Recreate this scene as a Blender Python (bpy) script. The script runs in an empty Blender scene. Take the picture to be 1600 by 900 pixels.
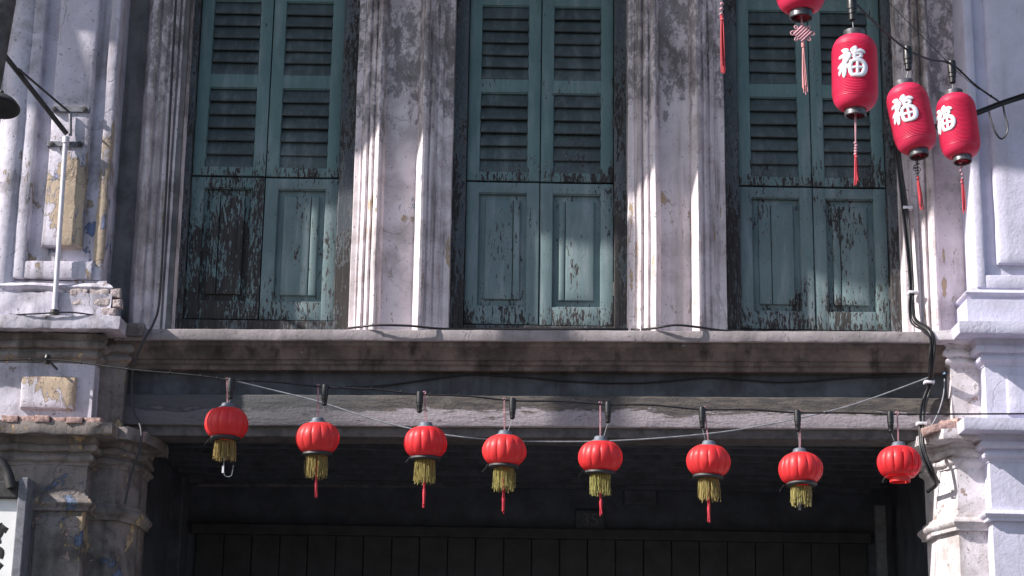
import bpy, bmesh, math, random
from mathutils import Vector, Matrix, noise
R = math.radians
random.seed(7)
scene = bpy.context.scene
C = scene.collection

# ------------------------------------------------------------------ camera
F_PX, D_CAM, EYE = 3000.0, 11.5, 1.6
TILT, ROLL = math.atan(0.270), R(0.86)
CAM = Vector((0.0, -D_CAM, EYE))
_f = Vector((0, math.cos(TILT), math.sin(TILT)))
_r0 = Vector((1, 0, 0)); _u0 = Vector((0, -math.sin(TILT), math.cos(TILT)))
_r = _r0 * math.cos(ROLL) + _u0 * math.sin(ROLL)
_u = _u0 * math.cos(ROLL) - _r0 * math.sin(ROLL)
cd = bpy.data.cameras.new('camera'); cam = bpy.data.objects.new('camera', cd); C.objects.link(cam)
cd.sensor_width = 36.0; cd.lens = 36.0 * F_PX / 1600.0
cd.clip_start = 0.1; cd.clip_end = 2000
M = Matrix((( _r.x, _u.x, -_f.x, CAM.x), (_r.y, _u.y, -_f.y, CAM.y), (_r.z, _u.z, -_f.z, CAM.z), (0, 0, 0, 1)))
cam.matrix_world = M
scene.camera = cam

# ------------------------------------------------------------------ world, sun, exposure
LDIR = Vector((2.75, 1.05, -2.15)).normalized()         # direction the light travels
TO_SUN = -LDIR
w = bpy.data.worlds.new('World'); scene.world = w; w.use_nodes = True
wn = w.node_tree; wn.nodes.clear()
sky = wn.nodes.new('ShaderNodeTexSky'); sky.sky_type = 'NISHITA'; sky.sun_disc = False
sky.sun_elevation = math.asin(TO_SUN.z); sky.sun_rotation = math.atan2(TO_SUN.x, TO_SUN.y)
bg = wn.nodes.new('ShaderNodeBackground'); bg.inputs['Strength'].default_value = 0.10
wo = wn.nodes.new('ShaderNodeOutputWorld')
wn.links.new(sky.outputs[0], bg.inputs[0]); wn.links.new(bg.outputs[0], wo.inputs[0])
sd = bpy.data.lights.new('sun', 'SUN'); sd.energy = 5.0; sd.angle = R(0.6); sd.color = (1.0, 0.94, 0.885)
sun = bpy.data.objects.new('sun', sd); C.objects.link(sun); sun.location = (-20, -8, 20)
sun.rotation_euler = TO_SUN.to_track_quat('Z', 'Y').to_euler()
vs = scene.view_settings
vs.view_transform = 'Standard'; vs.look = 'None'; vs.exposure = 0.66; vs.gamma = 1.0; vs.use_curve_mapping = False

# ------------------------------------------------------------------ pixel -> place
def ray(px, py):
    return (_f * F_PX + _r * (px - 800.0) + _u * (450.0 - py)).normalized()
def P(px, py, Y):
    d = ray(px, py); t = (Y - CAM.y) / d.y
    return CAM + d * t
def X(px, py, Y): return P(px, py, Y).x
def Z(px, py, Y): return P(px, py, Y).z

# ------------------------------------------------------------------ materials
class NT:
    def __init__(s, name):
        s.m = bpy.data.materials.new(name); s.m.use_nodes = True
        s.t = s.m.node_tree; s.t.nodes.clear()
        s.out = s.t.nodes.new('ShaderNodeOutputMaterial')
        s.geo = s.t.nodes.new('ShaderNodeNewGeometry')
        s.pos = s.geo.outputs['Position']
    def put(s, sock, v):
        if hasattr(v, 'is_linked') or hasattr(v, 'links'): s.t.links.new(v, sock)
        elif isinstance(v, (tuple, list)) and len(v) == 3 and sock.type == 'RGBA': sock.default_value = (*v, 1)
        else: sock.default_value = v
    def mapped(s, sc, off=(0, 0, 0), src=None):
        n = s.t.nodes.new('ShaderNodeMapping'); s.t.links.new(src or s.pos, n.inputs[0])
        n.inputs['Scale'].default_value = sc if isinstance(sc, tuple) else (sc, sc, sc)
        n.inputs['Location'].default_value = off
        return n.outputs[0]
    def noise(s, sc, detail=6, rough=0.6, dist=0.0, off=(0, 0, 0), src=None):
        n = s.t.nodes.new('ShaderNodeTexNoise'); s.t.links.new(s.mapped(sc, off, src), n.inputs['Vector'])
        n.inputs['Scale'].default_value = 1; n.inputs['Detail'].default_value = detail
        n.inputs['Roughness'].default_value = rough; n.inputs['Distortion'].default_value = dist
        return n.outputs[0]
    def voro(s, sc, feature='DISTANCE_TO_EDGE', off=(0, 0, 0), src=None):
        n = s.t.nodes.new('ShaderNodeTexVoronoi'); n.feature = feature
        s.t.links.new(src or s.mapped(sc, off), n.inputs['Vector']); n.inputs['Scale'].default_value = 1
        return n.outputs[0]
    def ramp(s, v, a, b, lo=0.0, hi=1.0):
        n = s.t.nodes.new('ShaderNodeMapRange'); n.interpolation_type = 'SMOOTHSTEP'
        s.put(n.inputs[0], v)
        for i, q in zip((1, 2, 3, 4), (a, b, lo, hi)): s.put(n.inputs[i], q)
        return n.outputs[0]
    def math(s, op, a, b=0.0, clamp=False):
        n = s.t.nodes.new('ShaderNodeMath'); n.operation = op; n.use_clamp = clamp
        s.put(n.inputs[0], a); s.put(n.inputs[1], b); return n.outputs[0]
    def mix(s, f, a, b, mode='MIX'):
        n = s.t.nodes.new('ShaderNodeMix'); n.data_type = 'RGBA'; n.blend_type = mode
        s.put(n.inputs[0], f); s.put(n.inputs[6], a); s.put(n.inputs[7], b); return n.outputs[2]
    def xyz(s):
        n = s.t.nodes.new('ShaderNodeSeparateXYZ'); s.t.links.new(s.pos, n.inputs[0]); return n.outputs
    def bump(s, h, strength=0.5, dist=0.01, normal=None):
        n = s.t.nodes.new('ShaderNodeBump'); n.inputs['Strength'].default_value = strength
        n.inputs['Distance'].default_value = dist; s.put(n.inputs['Height'], h)
        if normal is not None: s.t.links.new(normal, n.inputs['Normal'])
        return n.outputs[0]
    def bsdf(s, color, rough=0.7, normal=None, metal=0.0, spec=0.5):
        n = s.t.nodes.new('ShaderNodeBsdfPrincipled')
        s.put(n.inputs['Base Color'], color); s.put(n.inputs['Roughness'], rough); s.put(n.inputs['Metallic'], metal)
        s.put(n.inputs['Specular IOR Level'], spec)
        if normal is not None: s.t.links.new(normal, n.inputs['Normal'])
        return n
    def finish(s, sh):
        s.t.links.new(sh.outputs[0] if hasattr(sh, 'outputs') else sh, s.out.inputs[0]); return s.m

MAT = {}
def simple(name, col, rough=0.6, metal=0.0, var=0.25, sc=25.0, bump=0.15, spec=0.5, bd=0.003):
    n = NT(name)
    nz = n.noise(sc, 5, 0.65)
    c = n.mix(n.ramp(nz, 0.3, 0.7), tuple(v * (1 - var) for v in col), tuple(min(1, v * (1 + var)) for v in col))
    MAT[name] = n.finish(n.bsdf(c, n.ramp(nz, 0.2, 0.8, max(0.05, rough - 0.1), min(1, rough + 0.1)), n.bump(nz, bump, bd), metal, spec))

def plaster(name, a, b, grime=(0.10, 0.095, 0.09), grime_amt=0.5, streak=0.4, mould=None, peel=(), bump=0.5, rough=0.85, pits=0.3, crack=0.3):
    """painted lime plaster; mould = (z0, z1, amount) band of black growth; peel = [(colour, scale, threshold, zlo, zhi, offset)]"""
    n = NT(name); x, y, z = n.xyz()
    big = n.noise(0.9, 5, 0.6, 0.4); mid = n.noise(4.5, 7, 0.65, 0.3, (3, 1, 7)); fine = n.noise(42, 4, 0.6)
    st = n.noise((9, 9, 0.55), 6, 0.62, 0.15, (5, 2, 1))
    c = n.mix(n.ramp(mid, 0.32, 0.68), a, b)
    h = n.math('ADD', n.math('MULTIPLY', mid, 0.6), n.math('MULTIPLY', fine, 0.22))
    for col, sc, th, z0, z1, off in peel:
        f = n.noise(sc, 7, 0.68, 0.5, off)
        zm = n.ramp(z, z0, z0 + 0.35); zm2 = n.ramp(z, z1 - 0.35, z1, 1, 0)
        lvl = n.math('SUBTRACT', f, n.math('MULTIPLY', n.math('SUBTRACT', 1.0, n.math('MULTIPLY', zm, zm2)), 0.35))
        k = n.ramp(lvl, th, th + 0.012)
        c = n.mix(k, c, n.mix(n.ramp(fine, 0.3, 0.75), tuple(v * 0.8 for v in col), col))
        h = n.math('SUBTRACT', h, n.math('MULTIPLY', k, 0.35))
        edge = n.math('MULTIPLY', n.ramp(lvl, th - 0.02, th), n.ramp(lvl, th + 0.012, th + 0.03, 1, 0))
        c = n.mix(n.math('MULTIPLY', edge, 0.45), c, tuple(v * 0.35 for v in col))
    g = n.math('MULTIPLY', n.ramp(n.math('ADD', n.math('MULTIPLY', big, 0.55), n.math('MULTIPLY', mid, 0.45)), 0.46, 0.66), grime_amt)
    c = n.mix(g, c, grime)
    c = n.mix(n.math('MULTIPLY', n.ramp(st, 0.48, 0.72), streak), c, tuple(v * 0.8 for v in grime))
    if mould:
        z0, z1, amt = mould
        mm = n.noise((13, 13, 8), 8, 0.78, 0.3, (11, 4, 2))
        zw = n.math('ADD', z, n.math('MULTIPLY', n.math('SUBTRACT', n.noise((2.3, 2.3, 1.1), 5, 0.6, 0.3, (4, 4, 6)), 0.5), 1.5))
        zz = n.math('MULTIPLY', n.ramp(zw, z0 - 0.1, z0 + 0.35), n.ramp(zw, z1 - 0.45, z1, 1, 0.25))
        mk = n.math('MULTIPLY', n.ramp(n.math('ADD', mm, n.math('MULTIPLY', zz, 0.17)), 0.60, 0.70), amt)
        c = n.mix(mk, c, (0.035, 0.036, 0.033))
    dv = n.t.nodes.new('ShaderNodeVectorMath'); dv.operation = 'ADD'
    wob = n.t.nodes.new('ShaderNodeTexNoise'); n.t.links.new(n.mapped(3.0), wob.inputs['Vector']); wob.inputs['Scale'].default_value = 1; wob.inputs['Detail'].default_value = 6
    n.t.links.new(n.mapped((2.6, 2.6, 1.3)), dv.inputs[0]); n.t.links.new(wob.outputs['Color'], dv.inputs[1])
    ck = n.math('MULTIPLY', n.math('MULTIPLY', n.ramp(n.voro(1, src=dv.outputs[0]), 0.004, 0.016, 1, 0), n.ramp(n.noise(1.7, 4, 0.6, 0, (8, 8, 3)), 0.5, 0.6)), crack)
    c = n.mix(ck, c, (0.05, 0.045, 0.045)); h = n.math('SUBTRACT', h, n.math('MULTIPLY', ck, 0.6))
    fk = n.math('MULTIPLY', n.ramp(n.noise((34, 34, 13), 6, 0.7, 0.3, (1, 6, 4)), 0.655, 0.69), min(1, pits * 1.4))
    c = n.mix(fk, c, tuple(v * 0.7 for v in grime)); h = n.math('SUBTRACT', h, n.math('MULTIPLY', fk, 0.35))
    pt = n.ramp(n.noise(60, 2, 0.5, 0, (2, 9, 4)), 0.67, 0.71)
    pk = n.math('MULTIPLY', pt, pits)
    c = n.mix(pk, c, (0.06, 0.055, 0.06))
    h = n.math('SUBTRACT', h, n.math('MULTIPLY', pk, 0.5))
    MAT[name] = n.finish(n.bsdf(c, rough, n.bump(h, bump, 0.012), 0, 0.3))

LIL = (0.80, 0.715, 0.745)
Zsill = Z(800, 520, 0.0)
OCH, BLU, PINK = (0.60, 0.445, 0.29), (0.20, 0.26, 0.46), (0.50, 0.36, 0.32)
zt = Z(800, 0, 0)
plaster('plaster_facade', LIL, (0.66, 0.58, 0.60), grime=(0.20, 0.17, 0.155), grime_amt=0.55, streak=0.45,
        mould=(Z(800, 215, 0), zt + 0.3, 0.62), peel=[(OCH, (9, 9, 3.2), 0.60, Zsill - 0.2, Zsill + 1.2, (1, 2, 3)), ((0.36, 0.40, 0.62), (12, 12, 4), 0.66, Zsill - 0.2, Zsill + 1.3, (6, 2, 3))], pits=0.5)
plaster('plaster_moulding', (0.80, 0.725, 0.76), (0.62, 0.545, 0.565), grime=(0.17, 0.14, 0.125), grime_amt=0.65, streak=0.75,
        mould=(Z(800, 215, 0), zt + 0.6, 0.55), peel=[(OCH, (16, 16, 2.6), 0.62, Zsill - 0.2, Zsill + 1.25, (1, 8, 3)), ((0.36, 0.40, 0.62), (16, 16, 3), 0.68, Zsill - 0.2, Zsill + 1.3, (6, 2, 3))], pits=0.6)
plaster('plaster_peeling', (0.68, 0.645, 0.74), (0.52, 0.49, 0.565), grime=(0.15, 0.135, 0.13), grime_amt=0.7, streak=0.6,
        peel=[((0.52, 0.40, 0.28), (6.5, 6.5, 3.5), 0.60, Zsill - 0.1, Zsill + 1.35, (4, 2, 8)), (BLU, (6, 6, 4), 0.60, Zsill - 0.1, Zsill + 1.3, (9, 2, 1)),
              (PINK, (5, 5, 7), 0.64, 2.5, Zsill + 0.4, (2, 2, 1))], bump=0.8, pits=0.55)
plaster('plaster_ochre', (0.66, 0.625, 0.72), (0.52, 0.49, 0.57), grime=(0.17, 0.15, 0.14), grime_amt=0.6, streak=0.55,
        peel=[((0.55, 0.44, 0.335), (6, 6, 2.2), 0.47, Zsill + 0.1, Zsill + 1.45, (4, 2, 8)), ((0.34, 0.38, 0.58), (11, 11, 3), 0.60, Zsill + 0.1, Zsill + 1.3, (9, 2, 1))], bump=0.9, pits=0.5)
plaster('plaster_block', (0.68, 0.645, 0.73), (0.54, 0.51, 0.58), grime=(0.20, 0.185, 0.18), grime_amt=0.45, streak=0.4,
        peel=[((0.56, 0.44, 0.33), (7, 7, 4.5), 0.47, 3.6, Zsill + 0.1, (4, 2, 8)), (PINK, (9, 9, 6), 0.62, 3.4, Zsill + 0.1, (2, 2, 1))], bump=0.9, pits=0.5)
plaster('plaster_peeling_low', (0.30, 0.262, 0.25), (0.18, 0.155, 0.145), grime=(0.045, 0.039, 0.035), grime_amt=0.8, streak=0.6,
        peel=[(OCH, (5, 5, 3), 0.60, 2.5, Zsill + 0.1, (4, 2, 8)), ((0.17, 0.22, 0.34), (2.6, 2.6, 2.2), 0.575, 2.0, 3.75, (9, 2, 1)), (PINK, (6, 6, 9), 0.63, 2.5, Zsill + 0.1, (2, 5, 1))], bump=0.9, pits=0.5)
plaster('plaster_fresh', (0.625, 0.61, 0.75), (0.58, 0.565, 0.70), grime=(0.30, 0.28, 0.29), grime_amt=0.3, streak=0.22, crack=0.12, bump=1.0, pits=0.10, rough=0.7)
plaster('plaster_grimy', (0.74, 0.70, 0.75), (0.60, 0.555, 0.57), grime=(0.20, 0.165, 0.14), grime_amt=0.6, streak=0.45,
        peel=[(OCH, (9, 9, 5), 0.68, 2.5, Zsill + 0.6, (7, 2, 8)), (PINK, (8, 8, 9), 0.64, 2.5, Zsill + 0.4, (2, 5, 1))], bump=0.9, pits=0.5)
plaster('plaster_recess_shade', (0.22, 0.21, 0.215), (0.15, 0.145, 0.15), grime=(0.05, 0.048, 0.046), grime_amt=0.75, streak=0.7, bump=0.6)  # shade of the deep strip beside the left pier, put into the plaster colour
plaster('stain_brown', (0.20, 0.155, 0.135), (0.10, 0.08, 0.072), grime=(0.030, 0.025, 0.022), grime_amt=0.55, streak=0.85, bump=0.8,
        peel=[((0.34, 0.30, 0.29), (8, 8, 22), 0.66, 3.0, 6.0, (2, 1, 1))])
plaster('concrete', (0.37, 0.33, 0.345), (0.28, 0.25, 0.26), grime=(0.16, 0.145, 0.14), grime_amt=0.55, streak=0.3, bump=1.0, pits=0.4)
plaster('board_dark', (0.105, 0.112, 0.125), (0.065, 0.07, 0.08), grime=(0.03, 0.03, 0.032), grime_amt=0.7, streak=0.5, bump=0.5)

def beam_mat():
    n = NT('beam_paint')
    a = n.noise((2.4, 3, 13), 7, 0.68, 0.5); b = n.noise((6, 6, 34), 7, 0.72, 0.3, (3, 3, 3)); fine = n.noise(55, 4)
    x, y, z = n.xyz()
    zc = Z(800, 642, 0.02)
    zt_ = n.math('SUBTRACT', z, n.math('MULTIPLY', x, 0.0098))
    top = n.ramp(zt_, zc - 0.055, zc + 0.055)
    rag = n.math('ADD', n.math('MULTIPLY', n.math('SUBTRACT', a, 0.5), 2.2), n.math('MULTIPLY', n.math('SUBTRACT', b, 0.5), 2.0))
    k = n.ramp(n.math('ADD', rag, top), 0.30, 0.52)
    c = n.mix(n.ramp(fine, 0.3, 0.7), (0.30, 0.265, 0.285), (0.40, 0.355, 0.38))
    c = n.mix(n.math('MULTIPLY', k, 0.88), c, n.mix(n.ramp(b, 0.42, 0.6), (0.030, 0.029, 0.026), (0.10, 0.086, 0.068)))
    left_shade = n.ramp(x, X(470, 640, 0), X(640, 640, 0), 0.8, 0.0)  # shadow of the left pier's capital, painted into the beam colour
    c = n.mix(left_shade, c, (0.085, 0.088, 0.095))
    h = n.math('SUBTRACT', n.math('ADD', n.math('MULTIPLY', fine, 0.3), n.math('MULTIPLY', b, 0.8)), n.math('MULTIPLY', k, 0.5))
    MAT['beam_paint'] = n.finish(n.bsdf(c, 0.75, n.bump(h, 0.9, 0.012), 0, 0.3))
beam_mat()

def teal(name, th, bottom, base=(0.125, 0.21, 0.212), base2=(0.095, 0.165, 0.172), zb=None, zspan=0.5, grey=0.0, chalk_sun=0.5):
    """old teal oil paint flaking off dark wood; th = flake threshold, bottom = how much more it flakes low down"""
    n = NT(name); x, y, z = n.xyz()
    oi = n.t.nodes.new('ShaderNodeObjectInfo')
    fl = n.noise((70, 70, 15), 8, 0.68, 0.15); fl2 = n.noise((150, 150, 40), 4, 0.6, 0.1, (4, 1, 2))
    zone = n.noise((5.5, 5.5, 2.2), 6, 0.65, 0.3, (7, 7, 1))
    grain = n.noise((120, 120, 3.5), 4, 0.6); mid = n.noise(3.2, 5, 0.6, 0.2)
    lowz = n.ramp(z, zb, zb + zspan, 1, 0) if zb is not None else 0.0
    lvl = n.math('ADD', n.math('ADD', n.math('MULTIPLY', fl, 0.5), n.math('MULTIPLY', fl2, 0.18)), n.math('MULTIPLY', zone, 0.42))
    lvl = n.math('ADD', lvl, n.math('MULTIPLY', lowz, bottom))
    k = n.ramp(lvl, th, th + 0.018)
    c = n.mix(n.ramp(mid, 0.3, 0.7), base, base2)
    c = n.mix(n.math('MULTIPLY', n.ramp(grain, 0.45, 0.8), 0.25), c, tuple(v * 0.6 for v in base2))
    chalk = n.ramp(n.noise((14, 14, 2.2), 5, 0.6, 0.1, (1, 5, 9)), 0.45, 0.75)
    c = n.mix(n.math('MULTIPLY', chalk, chalk_sun), c, (0.27, 0.32, 0.345))  # chalky old paint; higher amounts also paint sunlight onto the lower leaves
    if grey: c = n.mix(grey, c, (0.07, 0.072, 0.085))
    wood = n.mix(n.ramp(grain, 0.35, 0.7), (0.026, 0.025, 0.028), (0.062, 0.056, 0.054))
    rim = n.math('MULTIPLY', n.ramp(lvl, th - 0.022, th), n.ramp(lvl, th, th + 0.012, 1, 0))
    c = n.mix(n.math('MULTIPLY', rim, 0.35), c, (0.33, 0.36, 0.37))
    c = n.mix(k, c, wood)
    sp = n.ramp(n.noise(95, 2, 0.5, 0, (3, 8, 1)), 0.69, 0.72)
    c = n.mix(n.math('MULTIPLY', sp, 0.6), c, (0.03, 0.03, 0.03))
    h = n.math('ADD', n.math('MULTIPLY', n.math('SUBTRACT', 1.0, k), 0.5), n.math('MULTIPLY', grain, 0.25))
    MAT[name] = n.finish(n.bsdf(c, n.ramp(k, 0, 1, 0.55, 0.8), n.bump(h, 0.6, 0.004), 0, 0.35))
YS = 0.20                                             # shutter face
zwb = Z(844, 507, YS); zgap = Z(844, 284, YS)
teal('teal_slat', 0.655, 0.06, zb=zgap, zspan=0.45, base=(0.075, 0.102, 0.108), base2=(0.048, 0.064, 0.070), chalk_sun=0.3)
teal('teal_upper', 0.635, 0.085, zb=zgap, zspan=0.30)
teal('teal_heavy', 0.548, 0.055, zb=zwb, zspan=0.9)
teal('teal_mid', 0.61, 0.075, zb=zwb, zspan=0.35, base=(0.15, 0.22, 0.23), base2=(0.115, 0.17, 0.18), chalk_sun=0.7)  # this and the next: paler colour stands in for sun on the leaves
teal('teal_light', 0.625, 0.075, zb=zwb, zspan=0.26, base=(0.165, 0.235, 0.245), base2=(0.125, 0.185, 0.195), chalk_sun=0.85)
teal('teal_jamb', 0.56, 0.05, zb=zwb, zspan=1.2, grey=0.5, base=(0.065, 0.095, 0.11), base2=(0.045, 0.065, 0.078))

def thin(name, col, trans=0.35, rough=0.35, ribs=False, coat=0.0):
    n = NT(name)
    nz = n.noise(30, 4); d = n.noise(6, 5, 0.6)
    c = n.mix(n.ramp(d, 0.35, 0.75), col, tuple(v * 0.82 for v in col))
    oi = n.t.nodes.new('ShaderNodeObjectInfo')
    c = n.mix(n.math('MULTIPLY', oi.outputs['Random'], 0.35), c, (col[0] * 0.95, min(1, col[1] * 1.9 + .01), min(1, col[2] * 1.3)))
    c = n.mix(n.math('MULTIPLY', n.ramp(n.noise((5, 5, 14), 6, 0.7, 0.2, (3, 1, 5)), 0.56, 0.72), 0.3), c, tuple(v * 0.45 + .02 for v in col))
    b = n.bsdf(c, rough, n.bump(nz, 0.08, 0.002), 0, 0.5)
    b.inputs['Coat Weight'].default_value = coat; b.inputs['Coat Roughness'].default_value = 0.30
    tr = n.t.nodes.new('ShaderNodeBsdfTranslucent'); n.put(tr.inputs[0], (min(1, col[0] * 1.1), col[1] * 1.1, col[2] * 1.1) if col[1] > .1 else (col[0], 0.004, col[2] * .55))
    mx = n.t.nodes.new('ShaderNodeMixShader'); mx.inputs[0].default_value = trans
    n.t.links.new(b.outputs[0], mx.inputs[1]); n.t.links.new(tr.outputs[0], mx.inputs[2])
    MAT[name] = n.finish(mx)
thin('lantern_red', (0.80, 0.034, 0.045), 0.28, 0.5, coat=0.15)
thin('lantern_silk', (0.76, 0.026, 0.105), 0.26, 0.5, coat=0.3)
thin('gold_thread', (0.40, 0.285, 0.12), 0.2, 0.4)
thin('red_thread', (0.62, 0.03, 0.06), 0.25, 0.6)
thin('pink_thread', (0.66, 0.22, 0.27), 0.2, 0.6)
simple('cord_pink', (0.50, 0.26, 0.30), 0.7)
simple('cap_grey', (0.115, 0.135, 0.17), 0.55, 0, 0.2)
simple('cap_metal', (0.11, 0.11, 0.12), 0.42, 0.5, 0.5)
simple('ring_dark', (0.035, 0.036, 0.04), 0.6)
simple('char_silver', (0.80, 0.79, 0.84), 0.32, 0.35, 0.05, 60, 0.1)
simple('rubber_black', (0.012, 0.012, 0.014), 0.42)
simple('cable_black', (0.016, 0.016, 0.019), 0.45)
simple('cable_grey', (0.24, 0.25, 0.28), 0.55)
simple('cable_dusty', (0.045, 0.046, 0.052), 0.6)
simple('clip_white', (0.70, 0.69, 0.74), 0.5)
simple('iron_dark', (0.045, 0.043, 0.045), 0.6, 0.2, 0.4)
simple('iron_grey', (0.17, 0.175, 0.20), 0.6, 0.1, 0.3)
simple('pipe_white', (0.62, 0.60, 0.66), 0.4, 0, 0.08)
simple('brick', (0.40, 0.27, 0.245), 0.9, 0, 0.4, 30, 0.9, 0.2, 0.012)
simple('brick_dusty', (0.46, 0.39, 0.385), 0.95, 0, 0.35, 38, 1.0, 0.2, 0.02)
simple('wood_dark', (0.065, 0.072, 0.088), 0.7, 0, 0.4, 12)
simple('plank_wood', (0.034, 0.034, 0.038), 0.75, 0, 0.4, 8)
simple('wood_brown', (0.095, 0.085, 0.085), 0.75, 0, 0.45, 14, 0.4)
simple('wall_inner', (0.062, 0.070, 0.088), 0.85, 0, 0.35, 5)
simple('post_pale', (0.13, 0.14, 0.155), 0.7)
simple('asphalt', (0.05, 0.05, 0.052), 0.9, 0, 0.3, 40, 0.5)
simple('paving', (0.22, 0.21, 0.20), 0.85, 0, 0.25, 9, 0.4)
simple('roof_tile', (0.30, 0.14, 0.09), 0.85, 0, 0.3, 10)
simple('sign_white', (0.80, 0.80, 0.80), 0.6, 0, 0.05, 8)
simple('ink_black', (0.012, 0.012, 0.013), 0.6)
simple('plate_dark', (0.05, 0.06, 0.075), 0.5)
simple('plate_digit', (0.10, 0.108, 0.12), 0.5)
simple('lamp_dark', (0.035, 0.035, 0.04), 0.5)

# ------------------------------------------------------------------ mesh helpers
def jit(v, amp, f=2.2, fine=0.25, ff=14.0):
    if not amp: return v
    a = noise.noise_vector(v * f); b = noise.noise_vector(v * ff + Vector((3.1, 7.7, 1.3)))
    return v + a * amp + b * (amp * fine)
class MB:
    def __init__(s): s.v = []; s.f = []
    def add(s, vs, fs):
        o = len(s.v); s.v += [Vector(q) for q in vs]; s.f += [tuple(i + o for i in q) for q in fs]; return s
    def box(s, a, b):
        x0, y0, z0 = a; x1, y1, z1 = b
        return s.add([(x0,y0,z0),(x1,y0,z0),(x1,y1,z0),(x0,y1,z0),(x0,y0,z1),(x1,y0,z1),(x1,y1,z1),(x0,y1,z1)],
              [(0,3,2,1),(4,5,6,7),(0,1,5,4),(1,2,6,5),(2,3,7,6),(3,0,4,7)])
    def slab(s, x0, x1, z0, z1, yf, yb, r=0.006, res=0.06, edge=0.0):
        """block whose front face (towards -y) is a fine grid with rounded rims"""
        def ax(a, b):
            r_ = min(r, (b - a) * 0.45)
            n = max(1, int((b - a - 2 * r_) / res))
            return [a, a + r_ * 0.3] + [a + r_ + (b - a - 2 * r_) * i / n for i in range(n + 1)] + [b - r_ * 0.3, b], r_
        xs, rx = ax(x0, x1); zs, rz = ax(z0, z1); rr = min(rx, rz)
        def drop(d):
            if d >= rr: return 0.0
            q = rr - d; return rr - math.sqrt(max(0, rr * rr - q * q))
        nx, nz = len(xs), len(zs); vs = []; fs = []
        for z in zs:
            for x in xs:
                d = min(x - x0, x1 - x, z - z0, z1 - z)
                y = yf + drop(d)
                if edge and d < rr * 1.01: y += edge * max(0, noise.noise(Vector((x * 17, z * 17, yf)))) * 2
                vs.append((x, y, z))
        for j in range(nz - 1):
            for i in range(nx - 1):
                a = j * nx + i; fs.append((a, a + 1, a + 1 + nx, a + nx))
        per = [i for i in range(nx)] + [nx * j + nx - 1 for j in range(1, nz)] + [nx * (nz - 1) + i for i in range(nx - 2, -1, -1)] + [nx * j for j in range(nz - 2, 0, -1)]
        o = len(vs)
        for i in per: vs.append((vs[i][0], yb, vs[i][2]))
        m = len(per)
        for k in range(m): fs.append((per[(k + 1) % m], per[k], o + k, o + (k + 1) % m))
        fs.append(tuple(o + k for k in range(m))[::1])
        return s.add(vs, fs)
    def sweep(s, path, prof, res=0.06, capped=True):
        """profile (out, z) carried along an xy path; outside is to the right of travel; mitred corners"""
        pts = []
        n = len(path)
        def nrm(a, b):
            d = (Vector(b) - Vector(a)).normalized(); return Vector((d.y, -d.x))
        for i in range(n):
            p = Vector(path[i])
            if i == 0: off = nrm(path[0], path[1])
            elif i == n - 1: off = nrm(path[-2], path[-1])
            else:
                a, b = nrm(path[i - 1], path[i]), nrm(path[i], path[i + 1])
                m = (a + b); m.normalize(); off = m / max(0.3, m.dot(a))
            pts.append((p, off))
            if i < n - 1:
                q = Vector(path[i + 1]); L = (q - p).length; k = max(1, int(L / res)); pts.append(None); pts[-1] = ('seg', i, k)
        # resolve: a section at each vertex, straight lerp between sections
        vts = [t for t in pts if t[0] != 'seg']; segs = [t for t in pts if t[0] == 'seg']
        secs = []
        for (_, i, k) in segs:
            (p, po), (q, qo) = vts[i], vts[i + 1]
            for j in range(k):
                t = j / k; secs.append((p.lerp(q, t), po.lerp(qo, t)))
        secs.append(vts[-1])
        vs = []; fs = []; m = len(prof)
        for p, o in secs:
            for out, z in prof: vs.append((p.x + o.x * out, p.y + o.y * out, z))
        for a in range(len(secs) - 1):
            for b in range(m - 1):
                i = a * m + b; fs.append((i, i + m, i + m + 1, i + 1))
        if capped:
            e = (len(secs) - 1) * m
            fs.append(tuple(range(m))); fs.append(tuple(e + k for k in range(m - 1, -1, -1)))
        return s.add(vs, fs)
    def prism(s, prof, z0, z1, res=0.08):
        """closed plan outline (x,y) carried up from z0 to z1"""
        n = max(1, int((z1 - z0) / res)); m = len(prof); vs = []; fs = []
        for j in range(n + 1):
            z = z0 + (z1 - z0) * j / n
            for x, y in prof: vs.append((x, y, z))
        for j in range(n):
            for i in range(m):
                a = j * m + i; b = j * m + (i + 1) % m; fs.append((a, b, b + m, a + m))
        fs.append(tuple(range(m))[::-1]); fs.append(tuple(n * m + k for k in range(m)))
        return s.add(vs, fs)
    def tube(s, pts, rad, seg=6):
        pts = [Vector(p) for p in pts]
        if not isinstance(rad, (list, tuple)): rad = [rad] * len(pts)
        n = len(pts); t0 = (pts[1] - pts[0]).normalized()
        up = Vector((0, 0, 1)) if abs(t0.z) < 0.9 else Vector((1, 0, 0))
        u = t0.cross(up).normalized(); vs = []; fs = []
        for i in range(n):
            t = (pts[min(i + 1, n - 1)] - pts[max(i - 1, 0)]).normalized()
            u = (u - t * u.dot(t)); u = u.normalized() if u.length > 1e-6 else t.orthogonal().normalized()
            v = t.cross(u)
            for k in range(seg):
                a = 2 * math.pi * k / seg; vs.append(pts[i] + (u * math.cos(a) + v * math.sin(a)) * rad[i])
        for i in range(n - 1):
            for k in range(seg):
                a = i * seg + k; b = i * seg + (k + 1) % seg; fs.append((a, b, b + seg, a + seg))
        fs.append(tuple(range(seg))[::-1]); fs.append(tuple((n - 1) * seg + k for k in range(seg)))
        return s.add(vs, fs)
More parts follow.
